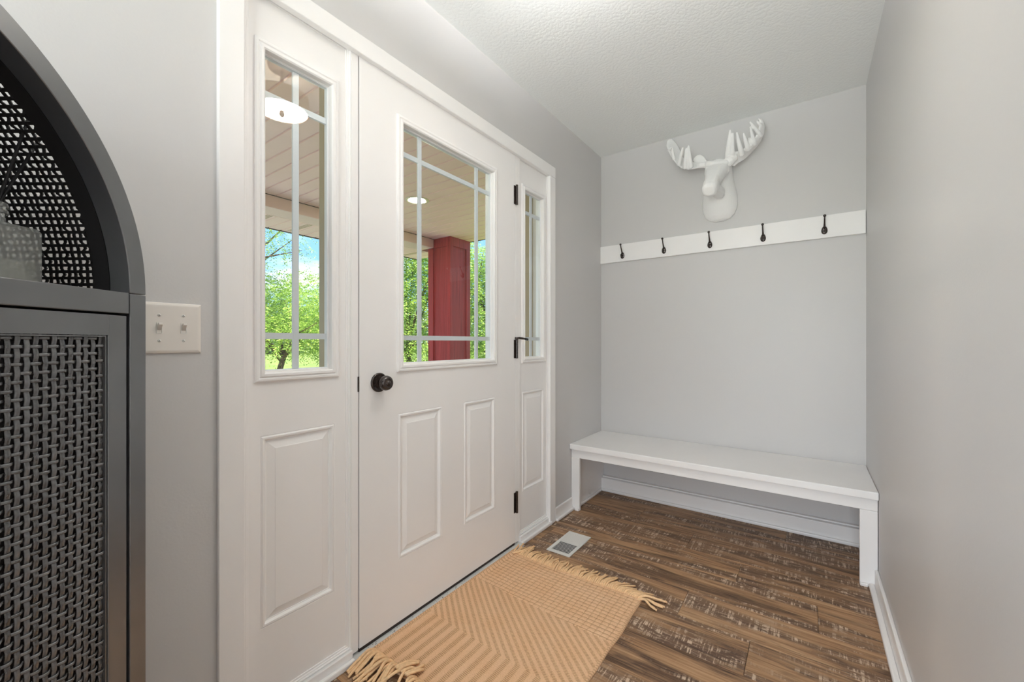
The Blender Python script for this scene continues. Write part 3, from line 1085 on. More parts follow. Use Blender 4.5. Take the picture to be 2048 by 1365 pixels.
def rug_body():
    nx, ny = 460, 680
    X, Y = np.meshgrid(np.linspace(RX0, RX1, nx), np.linspace(RY0, RY1, ny))
    # stripes parallel to the long edge that bend at an oblique line
    fld = np.maximum(X, (Y - 1.0876 + 0.79 * X) / 0.744)
    per = 0.0404
    ph = ((fld + 1.139) / per) % 1.0
    band = 1.0 / (1.0 + np.exp(-(np.cos(2 * np.pi * ph) - 0.10) * 7))          # 1 = dark twill band
    below = (Y < 1.0876 - 0.046 * X)
    tw = np.where(below, np.sin(2 * np.pi * (Y + 0.15 * X) / 0.0064), np.sin(2 * np.pi * (Y - 0.35 * X) / 0.0064))
    tw = 0.5 + 0.5 * tw
    z1 = 0.0060 + 0.0012 * (1 - band) + 0.0011 * band * tw
    y1 = band * np.clip(0.95 - 0.9 * tw, 0.05, 1) * 0.85
    # looped cells next to the far fringe
    gy, gx = 0.0200, 0.0265
    ry = ((Y - 1.43) / gy)
    ox = (np.floor(ry) % 2) * 0.0
    rx = (X - RX0) / gx + ox
    fy = np.abs((ry % 1.0) - 0.5) * 2
    fx = np.abs((rx % 1.0) - 0.5) * 2
    cell = (1 - fy ** 4) * (1 - 0.55 * fx ** 6)
    z2 = 0.0048 + 0.0042 * cell
    y2 = np.clip((fy - 0.78) / 0.16, 0, 1) * 0.80 + np.clip((fx - 0.86) / 0.1, 0, 1) * 0.28
    y2 = np.clip(y2, 0, 0.85)
    sel = Y > 1.432 + 0.03 * np.sin(0) - 0.035 * (X - RX0) / (RX1 - RX0)
    Z = np.where(sel, z2, z1)
    A = np.where(sel, y2, y1)
    # braided selvedge along the long sides
    ed = np.minimum(X - RX0, RX1 - X)
    e = ed < 0.010
    br = 0.5 + 0.5 * np.sin(2 * np.pi * Y / 0.011)
    Z = np.where(e, 0.0040 + 0.0045 * np.sqrt(np.clip(1 - ((ed - 0.005) / 0.005) ** 2, 0, 1)) * (0.7 + 0.3 * br), Z)
    A = np.where(e, 0.5 * (1 - br), A)
    # soft unevenness and slightly wavy edges
    wob = 0.004 * np.sin(Y * 9.0 + 0.6) + 0.002 * np.sin(Y * 31)
    Xw = X + wob * ((X - RX0) / (RX1 - RX0)) * 0.8
    Yw = Y + 0.006 * np.sin(X * 8.0) * ((Y - RY0) / (RY1 - RY0)) - 0.010 * ((X - RX0) / (RX1 - RX0)) ** 2 * (Y - RY0) / (RY1 - RY0)
    lift = 0.0105 * np.clip((-1.200 - X) / 0.018, 0, 1)                     # left edge lies on the threshold nosing
    Z = Z + lift
    V = np.stack([Xw - ru.location.x, Yw - ru.location.y, Z], -1).reshape(-1, 3)
    idx = np.arange(nx * ny).reshape(ny, nx)
    q = np.stack([idx[:-1, :-1], idx[:-1, 1:], idx[1:, 1:], idx[1:, :-1]], -1).reshape(-1, 4)
    # skirt down to the floor
    border = np.concatenate([idx[0, :], idx[1:, -1], idx[-1, -2::-1], idx[-2:0:-1, 0]])
    lo = V[border].copy()
    lo[:, 2] = 0.0006 + lift.reshape(-1)[border]
    nb = len(border)
    base = len(V)
    V = np.concatenate([V, lo])
    k = np.arange(nb)
    sk = np.stack([border, base + k, base + (k + 1) % nb, border[(k + 1) % nb]], -1)
    F = np.concatenate([q, sk])
    me = bpy.data.meshes.new('woven_body')
    me.vertices.add(len(V))
    me.vertices.foreach_set('co', V.reshape(-1))
    me.loops.add(len(F) * 4)
    me.loops.foreach_set('vertex_index', F.reshape(-1))
    me.polygons.add(len(F))
    me.polygons.foreach_set('loop_start', np.arange(len(F)) * 4)
    me.polygons.foreach_set('use_smooth', np.ones(len(F), dtype=bool))
    me.update(calc_edges=True)
    at = me.attributes.new('yarn', 'FLOAT', 'POINT')
    at.data.foreach_set('value', np.concatenate([A.reshape(-1), np.zeros(nb)]))
    me.materials.append(MATS['jute_weave'])
    return put('woven_body', me, ru)


rug_body()


def fringe_strand(pts, r):
    m = MB()
    q = [Vector(p) - Vector(ru.location) for p in pts]
    # smooth path
    out = []
    for i in range(len(q) - 1):
        p0, p1, p2, p3 = q[max(i - 1, 0)], q[i], q[i + 1], q[min(i + 2, len(q) - 1)]
        for k in range(4):
            t = k / 4.0
            out.append(0.5 * ((2 * p1) + (p2 - p0) * t + (2 * p0 - 5 * p1 + 4 * p2 - p3) * t * t + (3 * p1 - p0 - 3 * p2 + p3) * t ** 3))
    out.append(q[-1])
    n = len(out)
    m.tube(out, [r * (1.0 - 0.25 * max(0.0, (i / (n - 1)) - 0.7) / 0.3) for i in range(n)], 7)
    return m.build('fringe_strand', 'jute_fringe', ru, smooth=True)


rnd = random.Random(3)
nfar = 78
for i in range(nfar):
    t = i / (nfar - 1)
    x = RX0 + 0.012 + t * (RX1 - RX0 - 0.02)
    y = RY1 - 0.012 - 0.010 * t * t + 0.006 * math.sin(x * 8)
    L = rnd.uniform(0.062, 0.098) * (1.25 if t < 0.12 else 1.0)
    sway = -0.015 + 0.045 * t + rnd.gauss(0, 0.012)
    if t > 0.80:
        sway += 0.085 * (t - 0.80) / 0.20
        L *= 0.9 - 0.35 * (t - 0.8) / 0.2
    zb = 0.008
    hmp = rnd.uniform(0.010, 0.019)
    fringe_strand([(x, y - 0.006, zb), (x + sway * 0.15, y + L * 0.25, hmp), (x + sway * 0.55, y + L * 0.65, hmp * 0.7),
                   (x + sway + rnd.gauss(0, 0.005), y + L, 0.0052)], rnd.uniform(0.0040, 0.0050))
# two strands folded back over the weave, two flung past the right corner
for (x, y, dx, dy) in ((-1.150, 1.735, -0.055, -0.045), (-0.975, 1.735, 0.010, -0.060), (-0.968, 1.733, 0.018, -0.058)):
    fringe_strand([(x, y, 0.012), (x + dx * 0.3, y + 0.006, 0.020), (x + dx * 0.6, y + dy * 0.5, 0.018), (x + dx, y + dy, 0.0135)], 0.0044)
for (dx, dy) in ((0.100, 0.012), (0.085, -0.020), (0.105, 0.020), (0.075, -0.012)):
    x, y = RX1 - 0.015, RY1 - 0.028
    fringe_strand([(x, y, 0.009), (x + dx * 0.35, y + 0.012 + dy * 0.2, 0.013), (x + dx * 0.7, y + dy * 0.7, 0.009), (x + dx, y + dy, 0.0052)], 0.0046)
# near end: longer bunched strands that curl over themselves
nn = 84
for i in range(nn):
    t = i / (nn - 1)
    x = RX0 + 0.012 + t * (RX1 - RX0 - 0.02)
    y = RY0 + 0.010
    L = rnd.uniform(0.085, 0.13)
    hmp = rnd.uniform(0.014, 0.032)
    sw_ = rnd.gauss(0.012, 0.018) + 0.03 * math.sin(i * 0.55)
    if t < 0.06:
        sw_ = abs(sw_) * 0.2
    pts = [(x, y + 0.008, 0.009), (x + sw_ * 0.1, y - L * 0.22, hmp), (x + sw_ * 0.5, y - L * 0.60, hmp * 0.75), (x + sw_, y - L, rnd.uniform(0.006, 0.012))]
    if 0.18 < t < 0.30 and rnd.random() < 0.55:
        s = rnd.uniform(0.02, 0.06)
        pts = [(x, y + 0.008, 0.010), (x + 0.004, y - 0.018, 0.030), (x + 0.014, y + s * 0.4, 0.026), (x + 0.022 + rnd.gauss(0, 0.01), y + s, 0.014)]
    fringe_strand(pts, rnd.uniform(0.0044, 0.0054))

# ---------------------------------------------------------------- cabinet
CC, RAD = 0.663, 0.400                       # front plane offset from the view axis, arch radius
WID, DEP, ZS = 0.80, 0.312, 1.157
base = RT * (-CC) + FW * (0.7508 - WID)
cb = empty('arched_cabinet', (base.x, base.y, 0), math.pi / 2 + YAW)
tag(cb, 'black arched cabinet with woven rattan door beside the entry', 'cabinet')
INR = 0.369
F3 = 0.031


def arch_ring(r0, r1, d0, d1, n=72):
    m = MB()
    rg = []
    for k in range(n + 1):
        a = math.pi * k / n
        c, s = math.cos(a), math.sin(a)
        rg.append([(WID / 2 + r0 * c, d0, ZS + r0 * s), (WID / 2 + r1 * c, d0, ZS + r1 * s),
                   (WID / 2 + r1 * c, d1, ZS + r1 * s), (WID / 2 + r0 * c, d1, ZS + r0 * s)])
    m.rings(rg, True, True, True)
    return m


o = arch_ring(INR, RAD, 0.0, 0.0352).build('arch_frame', 'cab_wood', cb, bevel=0.0012)
smooth_by_angle(o)
o = arch_ring(INR + 0.0006, RAD - 0.001, 0.0358, 0.062).build('inner_arch', 'cab_inner', cb)
smooth_by_angle(o)
o = arch_ring(INR, RAD - 0.001, 0.262, DEP).build('rear_arch', 'cab_inner', cb)
smooth_by_angle(o)
for s0 in (0.0, WID - F3):
    MB().box(s0, s0 + F3, 0.0, 0.05, 0.0, ZS - 0.0012).build('front_post', 'cab_wood', cb, bevel=0.0012)
    MB().box(s0, s0 + F3, 0.27, DEP, 0.0, ZS - 0.0012).build('rear_post', 'cab_wood', cb, bevel=0.0012)
MB().box(0.002, 0.018, 0.0505, 0.2695, 0.06, ZS - 0.002).build('side_panel', 'cab_wood', cb)
MB().box(WID - 0.018, WID - 0.002, 0.0505, 0.2695, 0.06, ZS - 0.002).build('side_panel', 'cab_wood', cb)
MB().box(F3 + 0.0005, WID - F3 - 0.0015, 0.0, 0.045, 1.1205, ZS).build('top_rail', 'cab_wood', cb, bevel=0.0015)
MB().box(0.019, WID - 0.019, 0.0455, DEP - 0.008, 1.137, ZS - 0.0005).build('shelf', 'cab_wood', cb)
MB().box(0.019, WID - 0.019, 0.03, DEP - 0.008, 0.05, 0.07).build('bottom_board', 'cab_inner', cb)
MB().box(F3, WID - F3, DEP - 0.008, DEP - 0.002, 0.05, ZS).build('back_panel', 'cab_inner', cb)
bp = MB()
arc = [(WID / 2 + (RAD - 0.004) * math.cos(math.pi * k / 48), DEP - 0.008, ZS + (RAD - 0.004) * math.sin(math.pi * k / 48)) for k in range(49)]
bp.rings([arc, [(x, DEP - 0.002, z) for x, _, z in arc]], True, True, True)
bp.build('arch_back_panel', 'cab_inner', cb)

# cane webbing of the barrel vault
cn = MB()
RC = 0.384
step = 0.0113
nr = int(math.pi * RC / step)
for k in range(nr + 1):
    a = math.pi * (k + 0.5) / (nr + 1)
    tz = 0.0026 / RC
    rg = []
    for dd in np.linspace(0.058, 0.266, 5):
        rr = RC + 0.0008 * math.sin(dd * 300 + k)
        rg.append([(WID / 2 + r_ * math.cos(a + e), dd, ZS + r_ * math.sin(a + e)) for r_, e in
                   ((rr - 0.0009, -tz), (rr - 0.0009, tz), (rr + 0.0009, tz), (rr + 0.0009, -tz))])
    cn.rings(rg, True, True, True)
for j in range(19):
    d0 = 0.066 + j * 0.0108
    rg = []
    for k in range(2 * nr + 2):
        a = math.pi * k / (2 * nr + 1)
        zig = 0.0015 * (1 if (k // 2 + j) % 2 else -1) * (1 if (k // 9 + j) % 3 else -0.5) + random.uniform(-0.0012, 0.0012)
        dd = d0 + zig
        rr = RC + (0.0014 if (k // 2 + j) % 2 else -0.0014)
        hw_ = 0.0024
        rg.append([(WID / 2 + r_ * math.cos(a), dd + e, ZS + r_ * math.sin(a)) for r_, e in
                   ((rr - 0.0009, -hw_), (rr - 0.0009, hw_), (rr + 0.0009, hw_), (rr + 0.0009, -hw_))])
    cn.rings(rg, True, True, True)
o = cn.build('cane_webbing', 'cane_black', cb)
o['kind'] = 'stuff'

# doors with woven rattan panels
CP, RP = 0.01140, 0.01210
PZ0, PZ1 = 0.150, 1.0835


def weave_meshes(pw, ph):
    def strand(L, pitch, phase, hw_, ht_, vertical, amp):
        m = MB()
        n = int(round(L / pitch)) * 4
        rg = []
        for i in range(n + 1):
            t = L * i / n
            off = amp * math.cos(math.pi * (t / pitch - 0.5) + phase)
            ring = []
            for k in range(8):
                a = 2 * math.pi * (k + 0.5) / 8
                cx = math.copysign(abs(math.cos(a)) ** 0.6, math.cos(a)) * hw_
                cy = math.copysign(abs(math.sin(a)) ** 0.8, math.sin(a)) * ht_
                ring.append((cx, off + cy, t) if vertical else (t, off + cy, cx))
            rg.append(ring)
        m.rings(rg, True, True, True)
        return m
    return ([strand(ph, RP, p, 0.0035, 0.0016, True, 0.0008).mesh('upright_strand', 'rattan_grey', True) for p in (0, math.pi)],
            [strand(pw, CP, p, 0.0024, 0.0013, False, 0.0030).mesh('cross_strand', 'rattan_grey', True) for p in (math.pi, 0)])


NCOL, NROW = 26, 77
PW_, PH_ = NCOL * CP, NROW * RP
WV, WH = weave_meshes(PW_, PH_)
for side in (1, 0):
    s0, s1 = (WID / 2 + 0.0015, WID - F3 - 0.0048) if side else (F3 + 0.0048, WID / 2 - 0.0015)
    dr = empty('cabinet_door', (s0, 0.0015, 0))
    dr.parent = cb
    W_ = s1 - s0
    a0, a1 = (W_ - 0.0325 - PW_, W_ - 0.0325) if side else (0.0325, 0.0325 + PW_)
    z0, z1 = PZ1 - PH_, PZ1
    fz0, fz1 = 0.055, 1.1170
    # stiles and rails
    MB().box(0, a0, 0, 0.020, fz0, fz1).build('stile', 'cab_wood', dr, bevel=0.0012)
    MB().box(a1, W_, 0, 0.020, fz0, fz1).build('stile', 'cab_wood', dr, bevel=0.0012)
    MB().box(a0, a1, 0, 0.020, z1, fz1).build('rail', 'cab_wood', dr)
    MB().box(a0, a1, 0, 0.020, fz0, z0).build('rail', 'cab_wood', dr)
    # bead round the panel, set below the face
    bd = MB()
    for (i0, i1, h) in ((0.0008, 0.0030, 0.0022),):
        bd.box(a0 + i0, a0 + i1, h, 0.014, z0 + i0, z1 - i0).box(a1 - i1, a1 - i0, h, 0.014, z0 + i0, z1 - i0)
        bd.box(a0 + i1, a1 - i1, h, 0.014, z1 - i1, z1 - i0).box(a0 + i1, a1 - i1, h, 0.014, z0 + i0, z0 + i1)
    bd.build('bead', 'cab_wood', dr)
    MB().box(a0 + 0.003, a1 - 0.003, 0.0175, 0.0195, z0 + 0.003, z1 - 0.003).build('backing', 'cab_inner', dr)
    for i in range(NCOL):
        if i == 0 or i == NCOL - 1:
            jx = 0.0
        else:
            jx = random.gauss(0, 0.0004)
        put('upright_strand', WV[i % 2], dr, (a0 + (i + 0.5) * CP + jx, 0.0082, z0))
    for j in range(NROW):
        put('cross_strand', WH[j % 2], dr, (a0, 0.0082, z0 + (j + 0.5) * RP + random.gauss(0, 0.0004)))

# ---------------------------------------------------------------- reed diffuser
rd_s, rd_d = 0.681, 0.125
p = cb.matrix_basis @ Vector((rd_s, rd_d, ZS))
rd = empty('reed_diffuser', (p.x, p.y, ZS), math.pi / 2 + YAW)
tag(rd, 'square clear glass reed diffuser with black reeds on the cabinet shelf', 'reed diffuser')


def sq_ring(h, z, c=0.006):
    r = []
    for (sx, sy) in ((1, 1), (-1, 1), (-1, -1), (1, -1)):
        e = [(sx * h, sy * (h - c)), (sx * (h - c), sy * h)]
        if sx * sy < 0:
            e.reverse()
        r += [(x, y, z) for x, y in e]
    return r


hB = 0.0365
bt = MB()
circ = lambda r, z: [(r * math.cos(math.radians(a)), r * math.sin(math.radians(a)), z) for a in (10, 80, 100, 170, 190, 260, 280, 350)]
bt.rings([sq_ring(hB - 0.002, 0.0), sq_ring(hB, 0.003), sq_ring(hB, 0.088), sq_ring(hB - 0.003, 0.0935), circ(0.020, 0.0955), circ(0.0125, 0.099),
          circ(0.0122, 0.112), circ(0.0160, 0.1125), circ(0.0160, 0.1165), circ(0.0135, 0.1175), circ(0.0135, 0.1205), circ(0.0160, 0.1215), circ(0.0160, 0.1265), circ(0.013, 0.1285)], True, True, True)
bt.build('bottle', 'bottle_glass', rd)
MB().rings([sq_ring(hB - 0.006, 0.006, 0.004), sq_ring(hB - 0.006, 0.040, 0.004)], True, True, True).build('oil', 'diffuser_oil', rd)
for (bx, by, tx, ty, L) in ((-0.022, 0.006, 0.050, -0.020, 0.262), (-0.020, -0.006, 0.020, -0.030, 0.272), (0.012, 0.010, -0.055, 0.03, 0.262), (0.010, -0.01, -0.04, -0.02, 0.265)):
    MB().tube([(bx, by, 0.012), (0.0, 0.0, 0.118 if bx < 0 else 0.112), (tx, ty, L)], 0.0021, 8).build('reed', 'reed_black', rd)

# ---------------------------------------------------------------- ceiling lamp of the hall (just out of the frame)
lp = empty('ceiling_lamp', (-0.43, 1.00, ZC))
tag(lp, 'frosted glass flush ceiling lamp over the entry hall', 'ceiling lamp')
MB().lathe([(0.0, 0.0), (0.062, 0.0), (0.064, -0.006), (0.058, -0.018), (0.020, -0.026), (0.0, -0.026)], (0, 0, 0), (0, 0, 1), 40).build('canopy', 'fixture_metal', lp, smooth=False)
MB().lathe([(0.008, -0.026), (0.008, -0.235)], (0, 0, 0), (0, 0, 1), 14).build('stem', 'fixture_metal', lp, smooth=True)
MB().lathe([(0.115, -0.142), (0.119, -0.142), (0.119, -0.222), (0.115, -0.222), (0.115, -0.142)], (0, 0, 0), (0, 0, 1), 56, False).build('drum_band', 'shade_fabric', lp, smooth=False)
MB().lathe([(0.0085, -0.214), (0.1145, -0.214), (0.1145, -0.219), (0.0085, -0.219), (0.0085, -0.214)], (0, 0, 0), (0, 0, 1), 56, False).build('glass_diffuser', 'foyer_glow', lp, smooth=False)
for k in range(3):
    a = 2 * math.pi * k / 3 + 0.4
    MB().lathe([(0.0, -0.172), (0.014, -0.170), (0.021, -0.160), (0.023, -0.150), (0.019, -0.138), (0.012, -0.131), (0.0, -0.130)],
               (0.055 * math.cos(a), 0.055 * math.sin(a), 0), (0, 0, 1), 16).build('bulb', 'bulb_glow', lp, smooth=True)
MB().lathe([(0.0, -0.226), (0.011, -0.227), (0.012, -0.236), (0.007, -0.246), (0.0, -0.249)], (0, 0, 0), (0, 0, 1), 20).build('finial', 'fixture_metal', lp, smooth=True)

# ---------------------------------------------------------------- porch
GZD = -0.30
PZ = 2.472            # porch ceiling
BX = -4.15            # inner face of the beam
PE = 4.372            # end of the porch
pf = MB().box(-4.75, OUT - 0.001, -4.0, PE + 0.2, -0.30, -0.06).build('porch_floor', 'concrete')
struct(pf, 'concrete porch floor outside the door')
pc = MB().box(BX - 0.02, OUT, -4.0, PE, PZ + 0.014, PZ + 0.10).build('porch_ceiling', 'beam_vinyl')
struct(pc, 'beige vinyl plank porch ceiling')
pitch = 0.137
pm = MB().rings([[(x, y, z) for (y, z) in ((0.0, PZ + 0.0135), (0.0, PZ + 0.008), (0.010, PZ + 0.008), (0.014, PZ), (pitch - 0.004, PZ), (pitch, PZ + 0.004), (pitch, PZ + 0.0135))]
                 for x in (BX + 0.001, OUT - 0.003)], True, True, True).mesh('ceiling_plank', 'soffit_vinyl')
k0 = math.floor((-2.0 - PE) / pitch)
for k in range(k0, 0):
    put('ceiling_plank', pm, pc, (0, PE + k * pitch, 0))
bm_ = MB().box(BX - 0.26, BX, -4.0, 3.969, 2.352, PZ + 0.10).build('porch_beam', 'beam_vinyl', bevel=0.006)
struct(bm_, 'beige wrapped beam along the porch edge')
MB().box(BX, BX + 0.004, -4.0, 3.969, PZ - 0.006, PZ - 0.001).build('seam_strip', 'sweep_rubber', bm_)
so = MB().box(-4.93, BX - 0.2605, -4.0, PE, 2.364, 2.40).build('porch_soffit', 'beam_vinyl')
struct(so, 'beige vented soffit beyond the porch beam')
sm = MB().rings([[(x, y, z) for (y, z) in ((0.0, 2.3635), (0.0, 2.359), (0.010, 2.359), (0.014, 2.352), (pitch - 0.004, 2.352), (pitch, 2.357), (pitch, 2.3635))]
                 for x in (-4.92, BX - 0.2605)], True, True, True).mesh('soffit_plank', 'soffit_vinyl')
vent = MB()
for r in range(3):
    for c in range(44):
        vent.box(-4.86 + c * 0.010, -4.8545 + c * 0.010, 0.050 + r * 0.022, 0.064 + r * 0.022, 2.3512, 2.3522)
vent = vent.mesh('vent_slots', 'tan_trim')
for k in range(k0, 0):
    q = put('soffit_plank', sm, so, (0, PE + k * pitch, 0))
    if k % 3 == 0:
        v_ = put('vent_slots', vent, q)
        v_['kind'] = 'stuff'
MB().box(-4.945, -4.921, -4.0, PE, 2.345, 2.47).build('fascia', 'fixture_metal', so)
MB().box(-4.93, OUT, PE + 0.0005, PE + 0.02, 2.468, 2.60).build('end_fascia', 'fixture_metal', pc)
rf = MB().box(-5.0, 3.2, -4.0, PE + 0.02, 2.602, 2.66).build('roof', 'concrete')
struct(rf)

dv = MB().box(-9.9, -4.96, -12.0, 5.2, GZD, GZD + 0.05).build('bounce_slab', 'bounce_concrete')  # unseen slab added to bounce sunlight up to the porch ceiling
struct(dv, 'added unseen pale concrete slab bouncing sunlight onto the porch ceiling')

# column
X0, X1, Y0, Y1 = -4.262, -3.842, 3.972, 4.370
cm_ = empty('porch_column', ((X0 + X1) / 2, (Y0 + Y1) / 2, -0.06))
tag(cm_, 'dark red stained square wood column at the porch corner', 'column')
i = 0.024
child_mb(MB().box(X0 + i, X1 - i, Y0 + i, Y1 - i, -0.06, 2.47), 'core', 'red_stain', cm_)
for (a, b, c, d) in ((X1 - i, X1, Y0, Y0 + 0.062), (X1 - i, X1, Y1 - 0.075, Y1), (X0, X0 + i, Y0, Y0 + 0.075), (X0, X0 + i, Y1 - 0.075, Y1)):
    child_mb(MB().box(a, b, c, d, -0.06, 2.3510), 'corner_board', 'red_stain', cm_, bevel=0.003)
for (a, b, c, d) in ((X1 - 0.075, X1 - i - 0.0005, Y0, Y0 + i), (X0 + i + 0.0005, X0 + 0.095, Y0, Y0 + i), (X1 - 0.075, X1 - i - 0.0005, Y1 - i, Y1), (X0 + i + 0.0005, X0 + 0.095, Y1 - i, Y1)):
    child_mb(MB().box(a, b, c, d, -0.06, 2.3510), 'corner_board', 'red_stain', cm_, bevel=0.003)
child_mb(MB().box(X1 - i, X1, Y0, Y1, 2.3512, 2.471), 'cap_board', 'red_stain', cm_, bevel=0.002)
child_mb(MB().box(BX + 0.001, X1 - i - 0.0005, Y0, Y0 + i, 2.3512, 2.471), 'cap_board', 'red_stain', cm_, bevel=0.002)
child_mb(MB().box(X0 + i, X1 - i - 0.0005, Y1 - i, Y1, 2.3512, 2.471), 'cap_board', 'red_stain', cm_, bevel=0.002)

# recessed lights in the porch ceiling; the second is unseen, added for its light
for k, (x, y, lab) in enumerate((
        (-3.14, 2.78, 'lit recessed light in the porch ceiling seen through the door'),
        (-3.14, 0.75, 'added unseen recessed light that brightens the porch ceiling'),)):
    r_ = empty('recessed_light', (x, y, PZ))
    tag(r_, lab, 'light')
    MB().lathe([(0.118, 0.0), (0.118, -0.003), (0.108, -0.007), (0.088, -0.006), (0.078, -0.0005), (0.078, 0.004)], (0, 0, 0), (0, 0, 1), 40).build('trim_ring', 'lamp_rim', r_, smooth=True)
    MB().lathe([(0.0, -0.0020), (0.04, -0.0022), (0.0765, -0.0008), (0.0765, 0.003), (0.0, 0.003)], (0, 0, 0), (0, 0, 1), 40).build('lens', 'lamp_glow', r_, smooth=True)

# ---------------------------------------------------------------- garden
GZ = -0.32
gm = MB()
ng = 60
xs = np.concatenate([np.linspace(-160, -20, 20), np.linspace(-18, 10, 20)])
ys = np.linspace(-60, 160, 40)
gv = []
for x in xs:
    gv.append([(x, y, GZ + (0.12 * math.sin(x * 0.23) * math.sin(y * 0.19) if x < -8 else 0.0) + max(0.0, (-x - 30) * 0.004)) for y in ys])
gm.rings(gv, False)
lawn = gm.build('ground', 'lawn_grass', smooth=True)
struct(lawn, 'sunlit green lawn beyond the porch')
if lawn.data.polygons[0].normal.z < 0:
    lawn.data.flip_normals()


def foliage_mesh(name, blobs, n, leaf, matname, droop=0.5, seed=0):
    """small folded leaflets along drooping sprays filling the given ellipsoids"""
    rg = np.random.default_rng(seed)
    wts = np.array([b[3] * b[4] * b[5] for b in blobs]) ** 0.8
    wts /= wts.sum()
    V, F = [], []
    per = 14
    ns = n // per
    which = rg.choice(len(blobs), ns, p=wts)
    B = np.array(blobs)[which]
    d = rg.normal(size=(ns, 3))
    d /= np.linalg.norm(d, axis=1)[:, None]
    rad = rg.random(ns) ** 0.45
    C = B[:, :3] + d * rad[:, None] * B[:, 3:6]
    out = d.copy()
    out[:, 2] = out[:, 2] * 0.4 - droop * rg.random(ns)
    out += rg.normal(size=(ns, 3)) * 0.25
    out /= np.linalg.norm(out, axis=1)[:, None]
    L = leaf * (5.0 + 4.0 * rg.random(ns))
    t = (np.arange(per) + 0.5) / per
    base = C[:, None, :] + out[:, None, :] * (L[:, None] * t[None, :])[:, :, None]
    base[:, :, 2] -= (droop * 0.6 * L[:, None] * t[None, :] ** 2)
    side = np.cross(out, np.array([0, 0, 1.0])) + rg.normal(size=(ns, 3)) * 0.15
    side /= np.linalg.norm(side, axis=1)[:, None] + 1e-9
    sgn = np.where(np.arange(per) % 2 == 0, 1.0, -1.0)
    ld = side[:, None, :] * sgn[None, :, None] + out[:, None, :] * 0.45 + rg.normal(size=(ns, per, 3)) * 0.22
    ld[:, :, 2] -= 0.25
    ld /= np.linalg.norm(ld, axis=2)[:, :, None]
    wd = np.cross(ld, out[:, None, :] + rg.normal(size=(ns, per, 3)) * 0.3)
    wd = np.cross(wd, ld)
    wd /= np.linalg.norm(wd, axis=2)[:, :, None] + 1e-9
    sz = leaf * (0.7 + 0.6 * rg.random((ns, per)))[:, :, None]
    a = base
    b = base + ld * sz * 0.5 + wd * sz * 0.24
    c = base + ld * sz
    e = base + ld * sz * 0.5 - wd * sz * 0.24
    V = np.stack([a, b, c, e], 2).reshape(-1, 3)
    nf = ns * per
    me = bpy.data.meshes.new(name)
    me.vertices.add(len(V))
    me.vertices.foreach_set('co', V.reshape(-1))
    me.loops.add(nf * 4)
    me.loops.foreach_set('vertex_index', np.arange(nf * 4))
    me.polygons.add(nf)
    me.polygons.foreach_set('loop_start', np.arange(nf) * 4)
    me.update(calc_edges=True)
    me.materials.append(MATS[matname])
    return me


def tree(u, dist, h_trunk, blobs, n, leaf, label, group, matname='leaf_locust', r=0.09, lean=(0.0, 0.0), seed=0, name='locust_tree', droop=0.5):
    d = FW * 829.0 + RT * (u - 1024.0)
    d = d / d.length
    p = Vector((d.x * dist, d.y * dist, 0))
    gz = GZ + 0.12 * math.sin(p.x * 0.23) * math.sin(p.y * 0.19) + max(0.0, (-p.x - 30) * 0.004)
    t = empty(name, (p.x, p.y, gz))
    tag(t, label, 'tree', group)
    rr = random.Random(seed)
    side = Vector((-d.y, d.x, 0))        # to the left seen from the house
    top = Vector((0, 0, h_trunk)) + side * lean[0] + Vector((d.x, d.y, 0)) * lean[1]
    MB().tube([(0, 0, -0.05), Vector((0, 0, h_trunk * 0.4)) + (top - Vector((0, 0, h_trunk))) * 0.25, top], [r * 1.25, r, r * 0.85], 10).build('trunk', 'bark', t, smooth=True)
    bl = []
    for (a, f, z, rx, ry, rz) in blobs:        # a sideways to the right, f away, z up
        c = -side * a + Vector((d.x, d.y, 0)) * f
        bl.append((c.x, c.y, z, max(rx, 0.1), max(ry, 0.1), rz))
    for (cx, cy, cz, rx, ry, rz) in bl:
        for _ in range(2):
            e = Vector((cx + rr.gauss(0, rx * 0.5), cy + rr.gauss(0, ry * 0.5), cz + rr.gauss(0, rz * 0.45)))
            s = top * rr.uniform(0.75, 1.0)
            m_ = s.lerp(e, 0.5) + Vector((rr.gauss(0, 0.15), rr.gauss(0, 0.15), 0.2))
            MB().tube([s, s.lerp(m_, 0.5) + Vector((0, 0, 0.05)), m_, m_.lerp(e, 0.6), e], [r * 0.42, r * 0.34, r * 0.24, r * 0.15, r * 0.07], 7).build('branch', 'bark', t, smooth=True)
    f = put('foliage', foliage_mesh('foliage', bl, n, leaf, matname, droop, seed), t)
    f['kind'] = 'stuff'
    return t


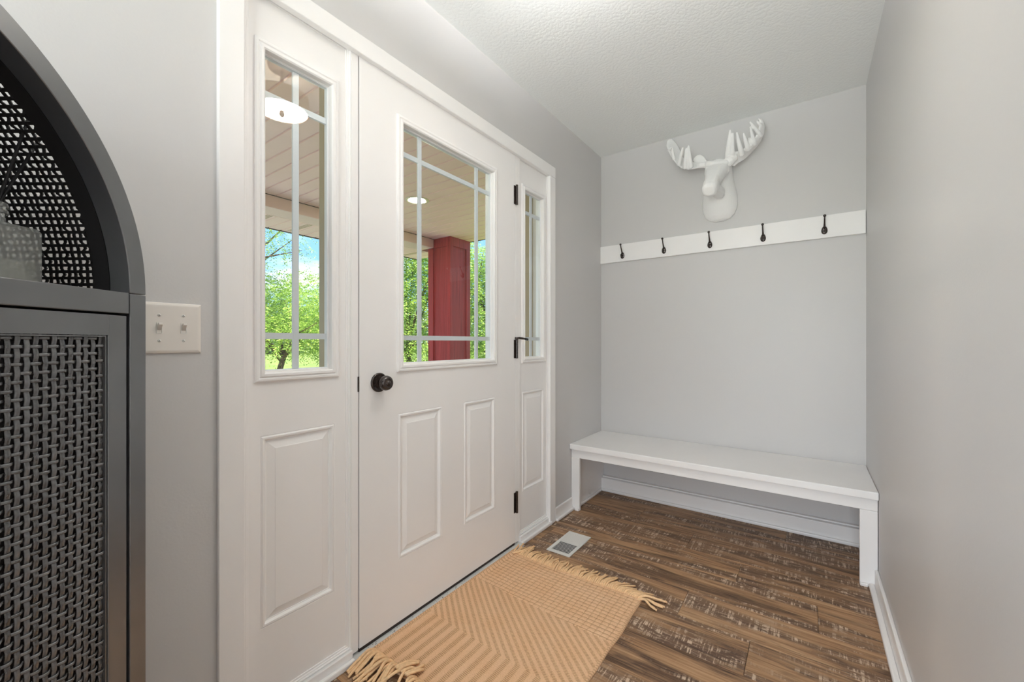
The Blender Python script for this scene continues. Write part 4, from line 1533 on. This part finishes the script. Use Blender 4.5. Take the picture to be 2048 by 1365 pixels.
GRP = 'trees in the front garden'
tree(548, 12.5, 1.15, [(0.3, 0, 2.3, 1.3, 1.3, 0.9), (-0.7, 0.3, 2.6, 1.2, 1.2, 1.0), (1.1, 0.4, 2.0, 1.0, 1.0, 0.7), (0.2, -0.4, 1.7, 1.0, 0.8, 0.5), (-1.4, 0, 2.2, 1.2, 1.2, 0.9)],
     42000, 0.060, 'young green locust tree with forked trunk seen through the near sidelight', GRP, r=0.075, lean=(-0.25, 0), seed=11)
tree(675, 15.5, 1.4, [(0, 0, 3.0, 1.7, 1.7, 1.0), (-1.0, 0, 2.3, 1.4, 1.3, 0.9), (1.3, 0.4, 2.6, 1.5, 1.5, 1.1), (-0.5, 0.2, 1.6, 1.3, 1.2, 0.6), (0.7, 0, 1.5, 1.2, 1.2, 0.6)],
     36000, 0.070, 'rounded green locust tree behind the forked one at the right of the near sidelight', GRP, r=0.10, seed=12)
tree(440, 11.8, 2.8, [(0.7, 0, 5.4, 1.7, 1.7, 1.0), (1.25, 0.1, 4.0, 0.70, 0.7, 0.34), (0.6, 0.1, 4.5, 0.8, 0.8, 0.5), (-0.9, 0, 5.2, 1.8, 1.8, 1.2)],
     26000, 0.050, 'taller locust tree whose drooping branch hangs over the near sidelight', GRP, r=0.10, seed=13, droop=0.8)
tree(832, 11.0, 1.3, [(0, 0, 2.3, 1.1, 1.1, 1.0), (-0.5, 0.2, 3.3, 1.2, 1.2, 0.9), (0.6, 0.2, 3.6, 1.2, 1.2, 1.0), (-1.0, 0.2, 2.0, 0.9, 0.9, 0.9), (0.3, 0, 1.2, 1.0, 1.0, 0.6), (0.2, 0.4, 4.6, 1.5, 1.5, 0.9)],
     62000, 0.060, 'leafy locust tree to the left of the red porch column', GRP, r=0.08, lean=(0.25, 0), seed=14)
tree(985, 10.5, 1.4, [(0, 0, 2.1, 1.0, 1.0, 1.0), (-0.5, 0.2, 3.1, 1.0, 1.0, 0.8), (0.6, 0.3, 3.3, 1.1, 1.1, 0.9), (0.1, 0.1, 1.2, 1.0, 0.9, 0.6)],
     52000, 0.060, 'leafy locust tree to the right of the red porch column', GRP, r=0.08, seed=15)
FAR = ['hazy green tree far across the lawn at the left edge of the near sidelight',
       'hazy green tree far across the lawn in the middle of the near sidelight',
       'hazy green tree far across the lawn left of the red porch column',
       'hazy green tree far across the lawn right of the red porch column']
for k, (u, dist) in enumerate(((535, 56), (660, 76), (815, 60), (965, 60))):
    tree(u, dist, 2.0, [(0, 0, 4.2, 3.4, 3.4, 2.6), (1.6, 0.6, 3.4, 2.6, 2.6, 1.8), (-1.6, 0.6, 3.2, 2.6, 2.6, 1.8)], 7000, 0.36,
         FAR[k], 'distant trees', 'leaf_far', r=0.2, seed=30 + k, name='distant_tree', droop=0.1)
